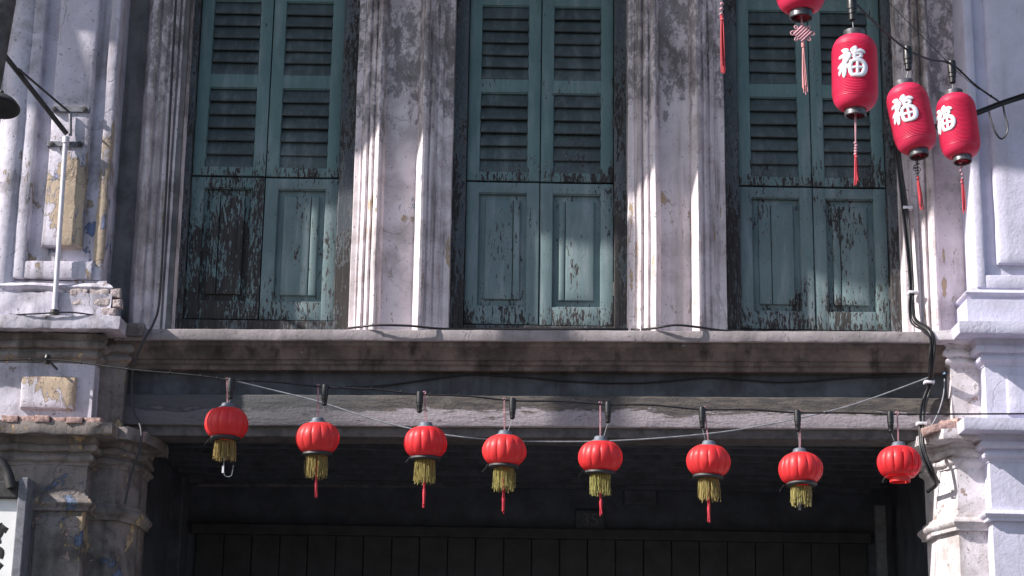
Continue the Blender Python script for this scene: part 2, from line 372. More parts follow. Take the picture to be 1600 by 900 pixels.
    def lathe(s, prof, seg=24, c=(0, 0, 0), lobe=None):
        """profile (r, z) turned round the z axis through c"""
        vs = []; fs = []; m = len(prof); c = Vector(c)
        for k in range(seg):
            a = 2 * math.pi * k / seg; g = lobe(a) if lobe else 1.0
            for i, (r, z) in enumerate(prof): 
                rr = r * (1 + (g - 1) * (math.sin(math.pi * i / (m - 1)) ** 0.7 if lobe else 1))
                vs.append(c + Vector((rr * math.cos(a), rr * math.sin(a), z)))
        for k in range(seg):
            for i in range(m - 1):
                a = k * m + i; b = ((k + 1) % seg) * m + i; fs.append((a, b, b + 1, a + 1))
        return s.add(vs, fs)
    def move(s, fn): s.v = [Vector(fn(q)) for q in s.v]; return s

def wpos(o):
    p = Vector((0, 0, 0))
    while o: p += o.location; o = o.parent
    return p
def mesh(mb, name, j=0.0, smooth=False, org=Vector((0, 0, 0)), jf=2.2, fine=0.25, ff=14.0):
    vs = [jit(q, j, jf, fine, ff) - org for q in mb.v]
    me = bpy.data.meshes.new(name); me.from_pydata([tuple(q) for q in vs], [], mb.f)
    bm = bmesh.new(); bm.from_mesh(me); bmesh.ops.recalc_face_normals(bm, faces=bm.faces); bm.to_mesh(me); bm.free()
    if smooth:
        me.polygons.foreach_set('use_smooth', [True] * len(me.polygons))
        try: me.set_sharp_from_angle(angle=R(smooth if smooth is not True else 40))
        except Exception: pass
    me.update(); return me
def obj(name, mb, mat, parent=None, j=0.0, smooth=False, at=None, label=None, **kw):
    """one mesh object; coordinates given in world space"""
    org = wpos(parent) if parent else Vector((0, 0, 0))
    loc = Vector(at) - org if at is not None else Vector((0, 0, 0))
    o = bpy.data.objects.new(name, mesh(mb, name, j, smooth, org + loc, **kw)); C.objects.link(o)
    o.location = loc; o.data.materials.append(MAT[mat])
    if parent: o.parent = parent
    if label: o['label'] = label
    return o
def tag(o, label=None, cat=None, group=None, kind=None):
    for k, v in (('label', label), ('category', cat), ('group', group), ('kind', kind)):
        if v: o[k] = v
    return o
def thing(name, label, cat, loc=(0, 0, 0), group=None):
    o = bpy.data.objects.new(name, None); C.objects.link(o); o.location = loc; o.empty_display_size = 0.1
    return tag(o, label, cat, group)
def smoothpath(pts, k=6):
    """Catmull-Rom through the points"""
    pts = [Vector(p) for p in pts]; out = []
    for i in range(len(pts) - 1):
        p0 = pts[max(i - 1, 0)]; p1 = pts[i]; p2 = pts[i + 1]; p3 = pts[min(i + 2, len(pts) - 1)]
        for j in range(k):
            t = j / k
            out.append(0.5 * ((2 * p1) + (p2 - p0) * t + (2 * p0 - 5 * p1 + 4 * p2 - p3) * t * t + (3 * p1 - p0 - 3 * p2 + p3) * t ** 3))
    out.append(pts[-1]); return out

# ================================================================== SETTING: street
g = MB().add([(-400, -400, -0.16), (400, -400, -0.16), (400, 400, -0.16), (-400, 400, -0.16)], [(0, 1, 2, 3)])
tag(obj('ground', g, 'asphalt'), kind='structure')
g = MB().box((-40, -11.0, -0.3), (40, -1.75, -0.15)); tag(obj('road', g, 'asphalt'), kind='structure')
g = MB().box((-40, -1.6, -0.3), (40, 6, 0.0)); tag(obj('pavement', g, 'paving'), kind='structure')
g = MB().box((-40, -1.75, -0.3), (40, -1.6, -0.01)); tag(obj('kerb', g, 'concrete'), kind='structure')
g = MB().box((-40, -16, -0.3), (40, -11.0, -0.005)); tag(obj('pavement', g, 'paving'), kind='structure')

# ================================================================== SHOPHOUSE
house = thing('shophouse', 'old shophouse front with lilac plaster, green shutters and dark open ground floor', 'building', (0, 0, 0))
ZTOP = 8.0
zS = Z(800, 516, -0.02)                              # top of the sill course
zHead = Z(800, -45, 0.1)
# columns of the upper wall, photograph columns at row 400
def xr(px, Y=0.0): return X(px, 400, Y)
WIN = [(291, 412, 526), (726, 844, 959), (1157, 1275, 1387)]
zfoot = zS - 0.10
# backing wall strips
strips = [(40, 273), (548, 703), (982, 1135), (1413, 1560)]
for a, b in strips:
    m = MB().slab(xr(a, .03), xr(b, .03), zfoot, zHead + .01, 0.03, 0.5, 0.004, 0.07)
    obj('wall', m, 'plaster_recess_shade' if a == 40 else 'plaster_facade', house, 0.003)
m = MB().slab(xr(0) - 0.6, xr(1600) + .6, zHead, ZTOP, -0.02, 0.5, 0.004, 0.12)
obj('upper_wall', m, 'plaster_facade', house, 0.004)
# fluted architraves: (inner px at the window, outer px at the panel, side)
def flutes(side, w):
    """plan outline of the moulding from the window edge (0) to the panel edge (w): (along, y)"""
    p = [(0.00, 0.085), (0.03, 0.06), (0.10, 0.052), (0.14, 0.030), (0.19, 0.026), (0.22, 0.036), (0.25, 0.034), (0.29, 0.006), (0.37, -0.006), (0.41, -0.002), (0.435, 0.010), (0.46, 0.008),
         (0.50, -0.022), (0.56, -0.036), (0.60, -0.034), (0.62, -0.022), (0.645, -0.022), (0.68, -0.052), (0.74, -0.070), (0.80, -0.074), (0.83, -0.068), (1.0, 0.035)]
    return [(q * w, y) for q, y in p]
ARCH = [(273, 205, 1), (548, 597, -1), (703, 645, 1), (982, 1034, -1), (1135, 1079, 1), (1414, 1469, -1)]
for inn, out, sd_ in ARCH:
    xi, xo = xr(inn, 0.0), xr(out, 0.0); w_ = abs(xo - xi); sg = 1 if xo > xi else -1
    pr = [(xi + sg * a, y) for a, y in flutes(sd_, w_)]
    pr = [(xi, 0.42)] + pr + [(xo, 0.42)]
    if sg < 0: pr = pr[::-1]
    m = MB().prism(pr, zfoot, zHead + 0.02, 0.05)
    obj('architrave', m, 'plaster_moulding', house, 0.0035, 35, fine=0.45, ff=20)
# sill course: slab, coved moulding below, dark board, painted beam, dark bottom board; all one old sagging line
xL, xR = X(205, 530, -0.1), X(1478, 530, -0.1)
k_sag = 0.0113
def sag(q): return Vector((q.x, q.y, q.z + k_sag * (q.x - 0.0)))
Ysl = -0.13
zs1, zs0 = Z(800, 515.5, Ysl), Z(800, 533, Ysl)
m = MB().slab(xL - .1, xR + .05, zs0, zs1, Ysl, 0.25, 0.008, 0.035, edge=0.004).move(sag)
obj('sill_course', m, 'concrete', house, 0.0025, 40, fine=0.8, ff=24)
zc0 = Z(800, 579, -0.02)
zh = zs0 - zc0
prof = [(-0.2, zc0), (0.0, zc0), (0.005, zc0 + .025), (0.02, zc0 + .035), (0.022, zc0 + .055), (0.035, zc0 + .06), (0.045, zc0 + zh * .5), (0.06, zc0 + zh * .72), (0.085, zc0 + zh * .84), (0.09, zs0 + .002), (-0.2, zs0 + .002)]
m = MB().sweep([(xL - .1, -0.015), (xR, -0.015)], prof, 0.05).move(sag)
obj('sill_moulding', m, 'stain_brown', house, 0.003, 35, fine=0.5)
zb1 = Z(800, 619, 0.02); zb0 = Z(800, 668, 0.02); zbb = Z(800, 680, 0.06)
def sag2(q): return Vector((q.x, q.y, q.z + 0.0098 * (q.x - 0.0)))
m = MB().slab(xL - .15, xR + .05, zb1 - 0.02, zc0 + 0.01, 0.055, 0.25, 0.004, 0.06).move(sag2)
obj('fascia_board', m, 'board_dark', house, 0.002)
m = MB().slab(xL - .15, xR + .05, zb0, zb1, 0.0, 0.28, 0.012, 0.04, edge=0.006).move(sag2)
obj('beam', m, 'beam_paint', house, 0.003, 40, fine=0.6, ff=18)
m = MB().slab(xL - .15, xR + .05, zb0 - 0.06, zb0 + 0.005, 0.035, 0.27, 0.006, 0.06).move(sag2)
obj('beam_edging', m, 'wood_brown', house, 0.002)
# unseen roof eave; its edge is notched and slanted to place the upper storey's shade
m = MB(); vs = []; fs = []
edge = [(-7.5, -1.37), (-5.5, -1.36), (-5.0, -1.11), (-4.2, -1.15), (-2.6, -1.28), (0.7, -1.58), (5.5, -1.70)]
for ex, ey in edge:
    vs += [(ex, ey, 8.0), (ex, ey, 8.12), (ex, 3.5, 10.0), (ex, 3.5, 9.88), (ex, -0.02, 8.02)]
for k in range(len(edge) - 1):
    for q in range(5): a = k * 5 + q; b = k * 5 + (q + 1) % 5; fs.append((a, a + 5, b + 5, b))
e = 5 * (len(edge) - 1)
m.add(vs, fs + [(0, 1, 2, 3, 4), (e + 4, e + 3, e + 2, e + 1, e)])
obj('roof', m, 'roof_tile', house)
# side walls and inside of the covered walkway
YB = 2.6
xl0, xr0 = X(196, 800, 0.2), X(1476, 800, 0.2)
zceil = Z(800, 752, YB)
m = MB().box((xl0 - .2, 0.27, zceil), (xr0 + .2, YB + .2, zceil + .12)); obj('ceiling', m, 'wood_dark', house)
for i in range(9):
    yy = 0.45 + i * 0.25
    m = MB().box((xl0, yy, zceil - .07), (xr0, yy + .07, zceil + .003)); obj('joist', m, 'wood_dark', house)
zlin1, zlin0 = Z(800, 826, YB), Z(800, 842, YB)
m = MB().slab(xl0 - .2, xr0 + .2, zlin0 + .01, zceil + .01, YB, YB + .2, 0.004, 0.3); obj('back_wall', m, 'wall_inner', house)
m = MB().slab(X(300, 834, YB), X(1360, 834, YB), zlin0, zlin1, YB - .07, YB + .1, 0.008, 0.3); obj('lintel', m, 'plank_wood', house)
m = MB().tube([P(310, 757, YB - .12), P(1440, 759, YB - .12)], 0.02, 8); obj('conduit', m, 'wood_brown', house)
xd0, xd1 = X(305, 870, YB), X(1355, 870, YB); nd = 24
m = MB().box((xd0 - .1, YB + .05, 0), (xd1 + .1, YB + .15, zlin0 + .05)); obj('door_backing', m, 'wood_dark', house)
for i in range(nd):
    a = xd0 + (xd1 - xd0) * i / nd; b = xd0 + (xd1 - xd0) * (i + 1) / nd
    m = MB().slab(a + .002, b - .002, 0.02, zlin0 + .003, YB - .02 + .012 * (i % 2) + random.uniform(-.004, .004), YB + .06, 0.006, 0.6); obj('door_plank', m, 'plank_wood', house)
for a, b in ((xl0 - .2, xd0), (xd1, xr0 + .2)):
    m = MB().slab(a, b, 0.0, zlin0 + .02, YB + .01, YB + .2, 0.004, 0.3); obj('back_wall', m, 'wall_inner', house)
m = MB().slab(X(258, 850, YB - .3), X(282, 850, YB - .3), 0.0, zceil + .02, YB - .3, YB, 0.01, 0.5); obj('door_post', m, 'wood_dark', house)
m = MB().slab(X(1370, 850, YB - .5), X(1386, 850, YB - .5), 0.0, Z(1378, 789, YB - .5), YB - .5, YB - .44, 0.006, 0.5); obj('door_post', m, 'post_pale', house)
m = MB().slab(X(975, 770, YB), X(1025, 770, YB), Z(1000, 789, YB), Z(1000, 762, YB), YB - .03, YB + .02, .006, .1); obj('vent', m, 'wood_dark', house)
for a in (xl0 - .25, xr0 + .1):
    m = MB().box((a, 0.25, 0), (a + .15, YB + .2, zceil + .1)); obj('side_wall', m, 'wall_inner', house)

# number plate "35" on the back wall
pc = P(922, 813, YB - .01)
plate = thing('number_plate', 'small dark house number plate reading 35 on the back wall', 'number plate', (pc.x, YB, pc.z))
obj('plate', MB().slab(pc.x - .11, pc.x + .11, pc.z - .08, pc.z + .08, YB - .02, YB + .005, .01, .05), 'plate_dark', plate)
def text_mesh(txt, size, depth):
    cu = bpy.data.curves.new('t', 'FONT'); cu.body = txt; cu.size = size; cu.extrude = depth; cu.align_x = 'CENTER'; cu.align_y = 'CENTER'
    o = bpy.data.objects.new('t', cu); C.objects.link(o)
    me = bpy.data.meshes.new_from_object(o); bpy.data.objects.remove(o); bpy.data.curves.remove(cu); return me
me = text_mesh('35', 0.13, 0.004); me.transform(Matrix.Rotation(R(90), 4, 'X')); me.materials.append(MAT['plate_digit'])
o = bpy.data.objects.new('digits', me); C.objects.link(o); o.parent = plate; o.location = (0, -0.024, 0)

# ================================================================== SHUTTERED WINDOWS
rows = dict(top=-22, a1=8, a0=122, b1=144, b0=268, gap=283.5, t1=301, t0=478, bot=506.5)
zr = {k: Z(790, v, YS) for k, v in rows.items()}
LW = (X(959, 400, YS) - X(726, 400, YS)) / 2 - 0.003   # leaf width
ST = 0.080
def leaf_frame(x0, x1, z0, z1, bars, y0=YS, th=0.05):
    m = MB()
    m.slab(x0, x0 + ST, z0, z1, y0, y0 + th, 0.004, 0.08)
    m.slab(x1 - ST, x1, z0, z1, y0, y0 + th, 0.004, 0.08)
    for a, b in bars: m.slab(x0 + ST - .004, x1 - ST + .004, a, b, y0 + 0.0025, y0 + th - .003, 0.004, 0.08)
    # thin bead round each opening
    for (a, b), (c_, d) in zip(bars[:-1], bars[1:]):
        for za, zb_ in ((b, b + .004), (c_ - .004, c_)): m.box((x0 + ST - .002, y0 + .012, za - .002), (x1 - ST + .002, y0 + .03, zb_ + .002))
        for xa in (x0 + ST - .002, x1 - ST - .003): m.box((xa, y0 + .0135, b), (xa + .005, y0 + .029, c_))
    return m
# one slat mesh, shared
sl_w = LW - 2 * ST - 0.006
sm = MB().slab(-sl_w / 2, sl_w / 2, -0.053, 0.053, -0.006, 0.006, 0.004, 0.05)
slat_me = mesh(sm, 'slat', smooth=40); slat_me.materials.append(MAT['teal_slat'])
WLAB = ['green shuttered window beside the peeling ochre pier, left lower panel badly flaked',
        'green shuttered window between the two plain plaster strips, middle of three',
        'green shuttered window behind the tall red cylinder lanterns']
WMAT = [('teal_heavy', 'teal_mid'), ('teal_light', 'teal_light'), ('teal_mid', 'teal_mid')]
for wi, (pa, pm, pb) in enumerate(WIN):
    xm = (X(pa, 400, YS) + X(pb, 400, YS)) / 2
    dz = [0.007, 0.0, -0.005][wi]
    t = thing('shuttered_window', WLAB[wi], 'window', (xm, YS, zwb), 'shuttered windows of the upper floor')
    # frame: two jambs, head, bottom rail
    jl = X((273, 703, 1135)[wi], 400, 0.14); jr = X((548, 982, 1414)[wi], 400, 0.14)
    for a, b in ((jl - .03, xm - LW - .004), (xm + LW + .004, jr + .03)):
        m = MB().slab(a, b, zfoot, zHead, 0.155, 0.33, 0.006, 0.06); obj('jamb', m, 'teal_jamb', t, 0.002)
    m = MB().slab(xm - LW - .01, xm + LW + .01, zfoot, zr['bot'] + dz - .012, 0.17, 0.33, 0.005, 0.1); obj('bottom_rail', m, 'teal_jamb', t, 0.001)
    m = MB().slab(xm - LW - .01, xm + LW + .01, zr['top'] + dz + .006, zHead, 0.17, 0.33, 0.005, 0.1); obj('head_rail', m, 'teal_jamb', t, 0.001)
    m = MB().box((xm - LW - .02, 0.262, zfoot), (xm + LW + .02, 0.30, zHead)); obj('lining', m, 'wood_dark', t)
    for li, sg in enumerate((-1, 1)):
        x0, x1 = (xm - LW, xm - .003) if sg < 0 else (xm + .003, xm + LW)
        yj = YS + (0.0 if sg < 0 else 0.006) 
        # louvred upper leaf
        bars = [(zr['gap'] + dz + .006, zr['b0'] + dz), (zr['b1'] + dz, zr['a0'] + dz), (zr['a1'] + dz, zr['top'] + dz)]
        lf = obj('louvred_leaf', leaf_frame(x0, x1, bars[0][0], bars[-1][1], bars, yj), 'teal_upper', t, 0.0015, 40)
        for (za, zb_) in ((bars[0][1], bars[1][0]), (bars[1][1], bars[2][0])):
            n_ = 6; pitch = (zb_ - za) / n_
            for s_ in range(n_):
                so = bpy.data.objects.new('slat', slat_me); C.objects.link(so); so.parent = lf
                zc = za + pitch * (s_ + 0.5)
                so.location = Vector(((x0 + x1) / 2, yj + 0.022, zc)) - wpos(lf)
                low = (s_ < 2 and za < bars[1][0])
                tiltd = (77 if low else 69) + random.uniform(-4, 4)
                so.rotation_euler = (-R(90 - tiltd) , R(random.uniform(-.5, .5)), 0)
        # panelled lower leaf
        bars = [(zr['bot'] + dz, zr['t0'] + dz), (zr['t1'] + dz, zr['gap'] + dz - .006)]
        lm = WMAT[wi][li]
        lf = obj('panel_leaf', leaf_frame(x0, x1, bars[0][0], bars[1][1], bars, yj), lm, t, 0.0015, 40)
        px0, px1, pz0, pz1 = x0 + ST - .004, x1 - ST + .004, bars[0][1] - .004, bars[1][0] + .004
        pm_ = MB().slab(px0, px1, pz0, pz1, yj + .036, yj + .045, 0.003, 0.08)
        obj('panel', pm_, lm, lf, 0.001, 40)
        ins = 0.045; fx0, fx1 = px0 + ins, px1 - ins
        cut = fx0 + (fx1 - fx0) * ((0.30, 0.78), (0.80, 0.18), (0.36, 0.22))[wi][li]
        for a, b in ((fx0, cut - .0012), (cut + .0012, fx1)):
            obj('plank', MB().slab(a, b, pz0 + ins * 1.1, pz1 - ins * 1.1, yj + .012 + random.uniform(0, .0015), yj + .040, 0.010, 0.05), lm, lf, 0.001, 40)
        # split lines of the planks behind the raised field, hinges on the outer stile
        xh = x0 - .004 if sg < 0 else x1 + .004
        for zz in (bars[0][1] + .12, bars[1][0] - .1, zr['b1'] + dz - .2):
            m = MB().tube([(xh, yj - .006, zz - .045), (xh, yj - .006, zz + .045)], 0.009, 8)
            obj('hinge', m, 'iron_dark', t)

# ================================================================== PIERS
def arc(o0, z0, o1, z1, n=5, convex=True):
    out = []
    for i in range(n + 1):
        a = math.pi / 2 * i / n
        if convex: out.append((o0 + (o1 - o0) * math.sin(a), z0 + (z1 - z0) * (1 - math.cos(a))))
        else: out.append((o0 + (o1 - o0) * (1 - math.cos(a)), z0 + (z1 - z0) * math.sin(a)))
    return out
def cornice(z0, z1, out):
    h = z1 - z0
    def bead(c, r, o): return [(o + r * math.cos(a), z0 + h * c + r * math.sin(a)) for a in (-1.5, -.9, -.4, 0, .4, .9, 1.5)]
    return [(-.06, z0 - .001), (.006, z0), (.008, z0 + h * .05)] + bead(.17, h * .085, out * .10) + [(out * .14, z0 + h * .30), (out * .18, z0 + h * .31)] \
        + bead(.42, h * .105, out * .20) + [(out * .26, z0 + h * .58), (out * .30, z0 + h * .68), (out * .92, z0 + h * .705), (out * .985, z0 + h * .69), (out, z0 + h * .72), (out * 1.01, z0 + h * .86), (out, z0 + h), (-.06, z0 + h + .004)]
def torus(z0, z1, out):
    h = z1 - z0
    return [(-.06, z0), (out * .55, z0), (out * .6, z0 + h * .2)] + [(out * .6 + out * .4 * math.sin(math.pi * t / 6), z0 + h * (.2 + .6 * t / 6)) for t in range(7)] + [(out * .45, z0 + h * .82), (out * .4, z0 + h), (-.06, z0 + h)]
YM, YU = -0.20, -0.06                                 # main pier face, inner half-pilaster face
def flat(z0, z1, res=0.09):
    n = max(1, int((z1 - z0) / res)); return [(0, z0 + (z1 - z0) * i / n) for i in range(n + 1)]

# ---- right pier: fresh pale lilac paint, grimy inner half-pilaster
pr_ = thing('masonry_pier', 'freshly painted pale lilac pier with sharp stacked cornices behind small cylinder lantern', 'pier', (X(1570, 600, YM), YM, 0))
xo = X(1600, 600, YM) + 0.55
def zz(px, py, out=0.0, Y=YM): return Z(px, py, Y - out)
xs = X(1521, 400, YM); xb = X(1541, 620, YM)
path_up = [(xs, 0.06), (xs, YM), (xo, YM)]
path_lo = [(xb, 0.06), (xb, YM), (xo, YM)]
z_pl1, z_f1, z_f0, z_c1b = zz(1560, 469, .05), zz(1560, 505, .14), zz(1560, 518, .14), zz(1560, 572)
J = 0.0028
obj('shaft', MB().sweep(path_up, flat(zz(1560, 455), ZTOP)), 'plaster_fresh', pr_, J, 35, jf=3)
# sunk panel on the shaft: stile and rail proud of it, raised field inside
obj('stile', MB().slab(xs + .001, X(1536, 400, YM), zz(1560, 452), ZTOP, YM - .045, YM + .02, .012, .06), 'plaster_fresh', pr_, J, 40)
zrl = zz(1580, 432)
obj('rail', MB().slab(X(1534, 400, YM), xo - .02, zz(1560, 453), zrl, YM - .0425, YM + .02, .012, .06), 'plaster_fresh', pr_, J, 40)
obj('panel', MB().slab(X(1556, 400, YM), xo - .1, zrl + .07, ZTOP - .1, YM - .045, YM + .02, .025, .05), 'plaster_fresh', pr_, 0.004, 40, fine=.7, ff=11)
obj('base_moulding', MB().sweep(path_up, torus(z_pl1, zz(1560, 452), .078), .05), 'plaster_fresh', pr_, J, 35)
obj('plinth', MB().sweep(path_up, [(-.05, z_f1)] + [(.072, q) for _, q in flat(z_f1, z_pl1)] + [(-.05, z_pl1 + .002)], .06), 'plaster_fresh', pr_, J, 35)
obj('cornice', MB().sweep(path_lo, cornice(z_c1b, z_f1, .185), .04), 'plaster_fresh', pr_, .0015, 30)
z_c2t, z_c2b = zz(1560, 655, .14), zz(1560, 722)
obj('shaft', MB().sweep(path_lo, flat(z_c2t - .05, z_c1b + .03)), 'plaster_fresh', pr_, J, 35)
obj('cornice', MB().sweep(path_lo, cornice(z_c2b, z_c2t, .185), .04), 'plaster_fresh', pr_, .0015, 30)
obj('panel', MB().slab(X(1573, 620, YM), xo - .1, z_c2t + .055, z_c1b - .055, YM - .02, YM + .02, .015, .05), 'plaster_fresh', pr_, J, 40)
zb1_, zb0_ = zz(1560, 793, .04), zz(1560, 813, .04)
obj('shaft', MB().sweep(path_lo, flat(0.0, z_c2b + .03)), 'plaster_fresh', pr_, J, 35)
obj('band', MB().sweep(path_lo, torus(zb0_, zb1_, .055), .05), 'plaster_fresh', pr_, J, 30)
# inner half-pilaster of the right pier
xa = X(1487, 610, YU); xsp = X(1497, 800, YU); xin = X(1464, 800, 0.14)
pth_b = [(xa, 0.08), (xa, YU), (xb + .03, YU)]
pth_l = [(xin, 0.45), (xin, 0.15), (xsp, YU), (xb + .03, YU)]
zi1, zi0 = Z(1480, 519, YU - .1), Z(1480, 574, YU)
obj('inner_block', MB().sweep(pth_b, flat(Z(1490, 690, YU), zi1)), 'plaster_grimy', pr_, .003, 35)
obj('inner_cornice', MB().sweep(pth_b, cornice(zi0, zi1, .14), .03), 'plaster_grimy', pr_, .009, 30, jf=9, fine=.8, ff=26)
zj1, zj0 = Z(1480, 672, YU - .1), Z(1480, 730, YU)
obj('inner_shaft', MB().sweep(pth_l, flat(0.0, zj1 - .02)), 'plaster_grimy', pr_, .004, 35)
obj('inner_cornice', MB().sweep(pth_l, cornice(zj0, zj1, .16), .03), 'plaster_grimy', pr_, .013, 30, jf=9, fine=.8, ff=26)
obj('inner_band', MB().sweep(pth_l, torus(Z(1480, 828, YU - .04), Z(1480, 803, YU - .04), .06), .03), 'plaster_grimy', pr_, .004, 30)
for k in range(4):                                   # loose broken brick ends on top of the inner cornice
    p = P(1452 + k * 13, 674 - k * 3.5, YU - .05)
    m = MB().slab(-.045, .045, -.022, .022, -.09, .05, .006, .03)
    rm = Matrix.Rotation(R(random.uniform(-18, 6)), 3, 'Y') @ Matrix.Rotation(R(random.uniform(-25, 25)), 3, 'Z')
    m.move(lambda q: rm @ q + p); obj('brick', m, 'brick', pr_, .004, 40, jf=9)

# ---- left pier: peeling lilac over ochre and blue, broken bricks
pl_ = thing('masonry_pier', 'weathered pier with peeling lilac, ochre and blue paint and exposed bricks', 'pier', (X(90, 600, YM), YM, 0))
xo2 = X(0, 600, YM) - 0.7
xs2 = X(163, 400, YM); xb2 = X(145, 620, YM)
pu = [(xo2, YM), (xs2, YM), (xs2, 0.06)]
plw = [(xo2, YM), (xb2, YM), (xb2, 0.06)]
JL = 0.005
z_p1, z_lf1, z_lf0, z_lc = zz(90, 447, .05), zz(90, 494, .14), zz(90, 506, .14), zz(90, 568)
obj('shaft', MB().sweep(pu, flat(z_p1 - .05, ZTOP)), 'plaster_peeling', pl_, JL, 35, jf=3)
for a, b in ((24, 44), (147, 163.3)):
    obj('stile', MB().slab(X(a, 400, YM), X(b, 400, YM), z_p1 + .045, ZTOP, YM - (.06 if a < 100 else .035), YM + .02, .016, .05), 'plaster_peeling' if a < 100 else 'plaster_ochre', pl_, JL * .7, 40, fine=.8)
zra = zz(95, 408)
obj('rail', MB().slab(X(42, 400, YM), X(149, 400, YM), z_p1 + .047, zra - .012, YM - .056, YM + .02, .012, .05), 'plaster_peeling', pl_, JL * .7, 40, fine=.8)
obj('panel', MB().slab(X(66, 400, YM), X(129, 400, YM), zra + .08, ZTOP - .1, YM - .06, YM + .02, .02, .045), 'plaster_ochre', pl_, JL * .8, 40, fine=.9, ff=12)
m = MB().lathe([(0.0, 0), (.10, 0), (.10, ZTOP - z_lf1), (0, ZTOP - z_lf1)], 20, (X(8, 400, YM + .02), YM + .02, z_lf1))
obj('corner_column', m, 'plaster_peeling', pl_, JL * .6, 40)
obj('base_moulding', MB().sweep(pu, torus(z_p1 - .06, z_p1 + .04, .085), .04), 'plaster_peeling', pl_, .008, 35, jf=7, fine=.7)
obj('plinth', MB().sweep(pu, [(-.05, z_lf1)] + [(.080, q) for _, q in flat(z_lf1, z_p1 - .05, .03)] + [(-.05, z_p1 - .048)], .03), 'plaster_peeling', pl_, .011, 35, jf=8, fine=.8)
# bricks laid bare in the plinth
br = [(103, 136, 452, 464), (138, 170, 451, 463), (172, 187, 451, 464), (110, 128, 467, 478), (146, 174, 466, 478), (176, 189, 467, 479), (160, 182, 481, 492)]
for a, b, c_, d in br:
    Yb = YM - .072
    m = MB().slab(X(a, 470, Yb), X(b, 470, Yb), Z(150, d, Yb), Z(150, c_, Yb), Yb - random.uniform(.006, .013), Yb + .06, .010, .02)
    obj('brick', m, 'brick_dusty', pl_, .007, 40, jf=14, fine=.6, ff=40)
cp = cornice(z_lc, z_lf1, .165)
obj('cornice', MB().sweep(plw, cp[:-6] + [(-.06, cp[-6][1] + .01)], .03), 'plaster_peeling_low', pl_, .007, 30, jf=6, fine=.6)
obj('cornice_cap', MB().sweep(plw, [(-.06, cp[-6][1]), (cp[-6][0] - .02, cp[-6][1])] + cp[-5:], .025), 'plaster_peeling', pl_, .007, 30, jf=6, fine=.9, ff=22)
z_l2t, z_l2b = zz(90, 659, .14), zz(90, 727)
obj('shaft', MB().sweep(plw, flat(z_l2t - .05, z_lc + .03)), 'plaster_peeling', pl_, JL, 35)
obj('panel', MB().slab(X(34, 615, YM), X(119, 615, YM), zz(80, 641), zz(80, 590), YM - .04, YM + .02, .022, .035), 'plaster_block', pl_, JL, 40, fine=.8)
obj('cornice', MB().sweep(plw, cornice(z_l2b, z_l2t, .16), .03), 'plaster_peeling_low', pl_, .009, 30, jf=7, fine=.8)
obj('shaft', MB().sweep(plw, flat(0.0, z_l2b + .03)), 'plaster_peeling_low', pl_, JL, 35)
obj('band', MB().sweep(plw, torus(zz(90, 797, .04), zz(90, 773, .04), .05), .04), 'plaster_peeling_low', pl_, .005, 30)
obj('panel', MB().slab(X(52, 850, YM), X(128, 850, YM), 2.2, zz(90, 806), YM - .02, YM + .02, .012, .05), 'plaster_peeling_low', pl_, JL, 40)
# row of broken bricks on the second cornice
bx = 2
while bx < 158:
    wbr = random.uniform(17, 27); Yb = YM - .15
    m = MB().slab(X(bx, 660, Yb), X(min(bx + wbr, 161), 660, Yb), z_l2t - .012, z_l2t + .028 + random.uniform(-.008, .006), Yb - random.uniform(.0, .03), Yb + .10, .008, .025)
    obj('brick', m, 'brick', pl_, .006, 40, jf=10); bx += wbr + 1.2
# inner half-pilaster of the left pier
xa2 = X(194, 610, YU); xsp2 = X(178, 800, YU); xin2 = X(212, 800, 0.14)
qb = [(xb2 - .03, YU), (xa2, YU), (xa2, 0.08)]
ql = [(xb2 - .03, YU), (xsp2, YU), (xin2, 0.15), (xin2, 0.45)]
zi1, zi0 = Z(200, 505, YU - .1), Z(200, 572, YU)
obj('inner_block', MB().sweep(qb, flat(Z(190, 690, YU), zi1)), 'plaster_peeling_low', pl_, .004, 35)
obj('inner_cornice', MB().sweep(qb, cornice(zi0, zi1, .11), .03), 'plaster_peeling_low', pl_, .009, 30, jf=9, fine=.7, ff=22)
zj1, zj0 = Z(190, 668, YU - .1), Z(190, 732, YU)
obj('inner_shaft', MB().sweep(ql, flat(0.0, zj1 - .02)), 'plaster_peeling_low', pl_, .005, 35)
obj('inner_cornice', MB().sweep(ql, cornice(zj0, zj1, .12), .03), 'plaster_peeling_low', pl_, .013, 30, jf=9, fine=.7, ff=22)
obj('inner_band', MB().sweep(ql, torus(Z(190, 812, YU - .04), Z(190, 786, YU - .04), .05), .03), 'plaster_peeling_low', pl_, .005, 30)

# ================================================================== NEIGHBOURS (wall beyond each pier)
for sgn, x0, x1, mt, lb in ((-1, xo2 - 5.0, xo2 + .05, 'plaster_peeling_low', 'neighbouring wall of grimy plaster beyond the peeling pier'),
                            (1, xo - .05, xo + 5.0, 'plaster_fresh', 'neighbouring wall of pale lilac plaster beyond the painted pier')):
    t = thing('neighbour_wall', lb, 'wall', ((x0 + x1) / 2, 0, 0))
    obj('wall', MB().slab(x0, x1, 0, ZTOP, -0.0, .4, .01, .3), mt, t, .004)

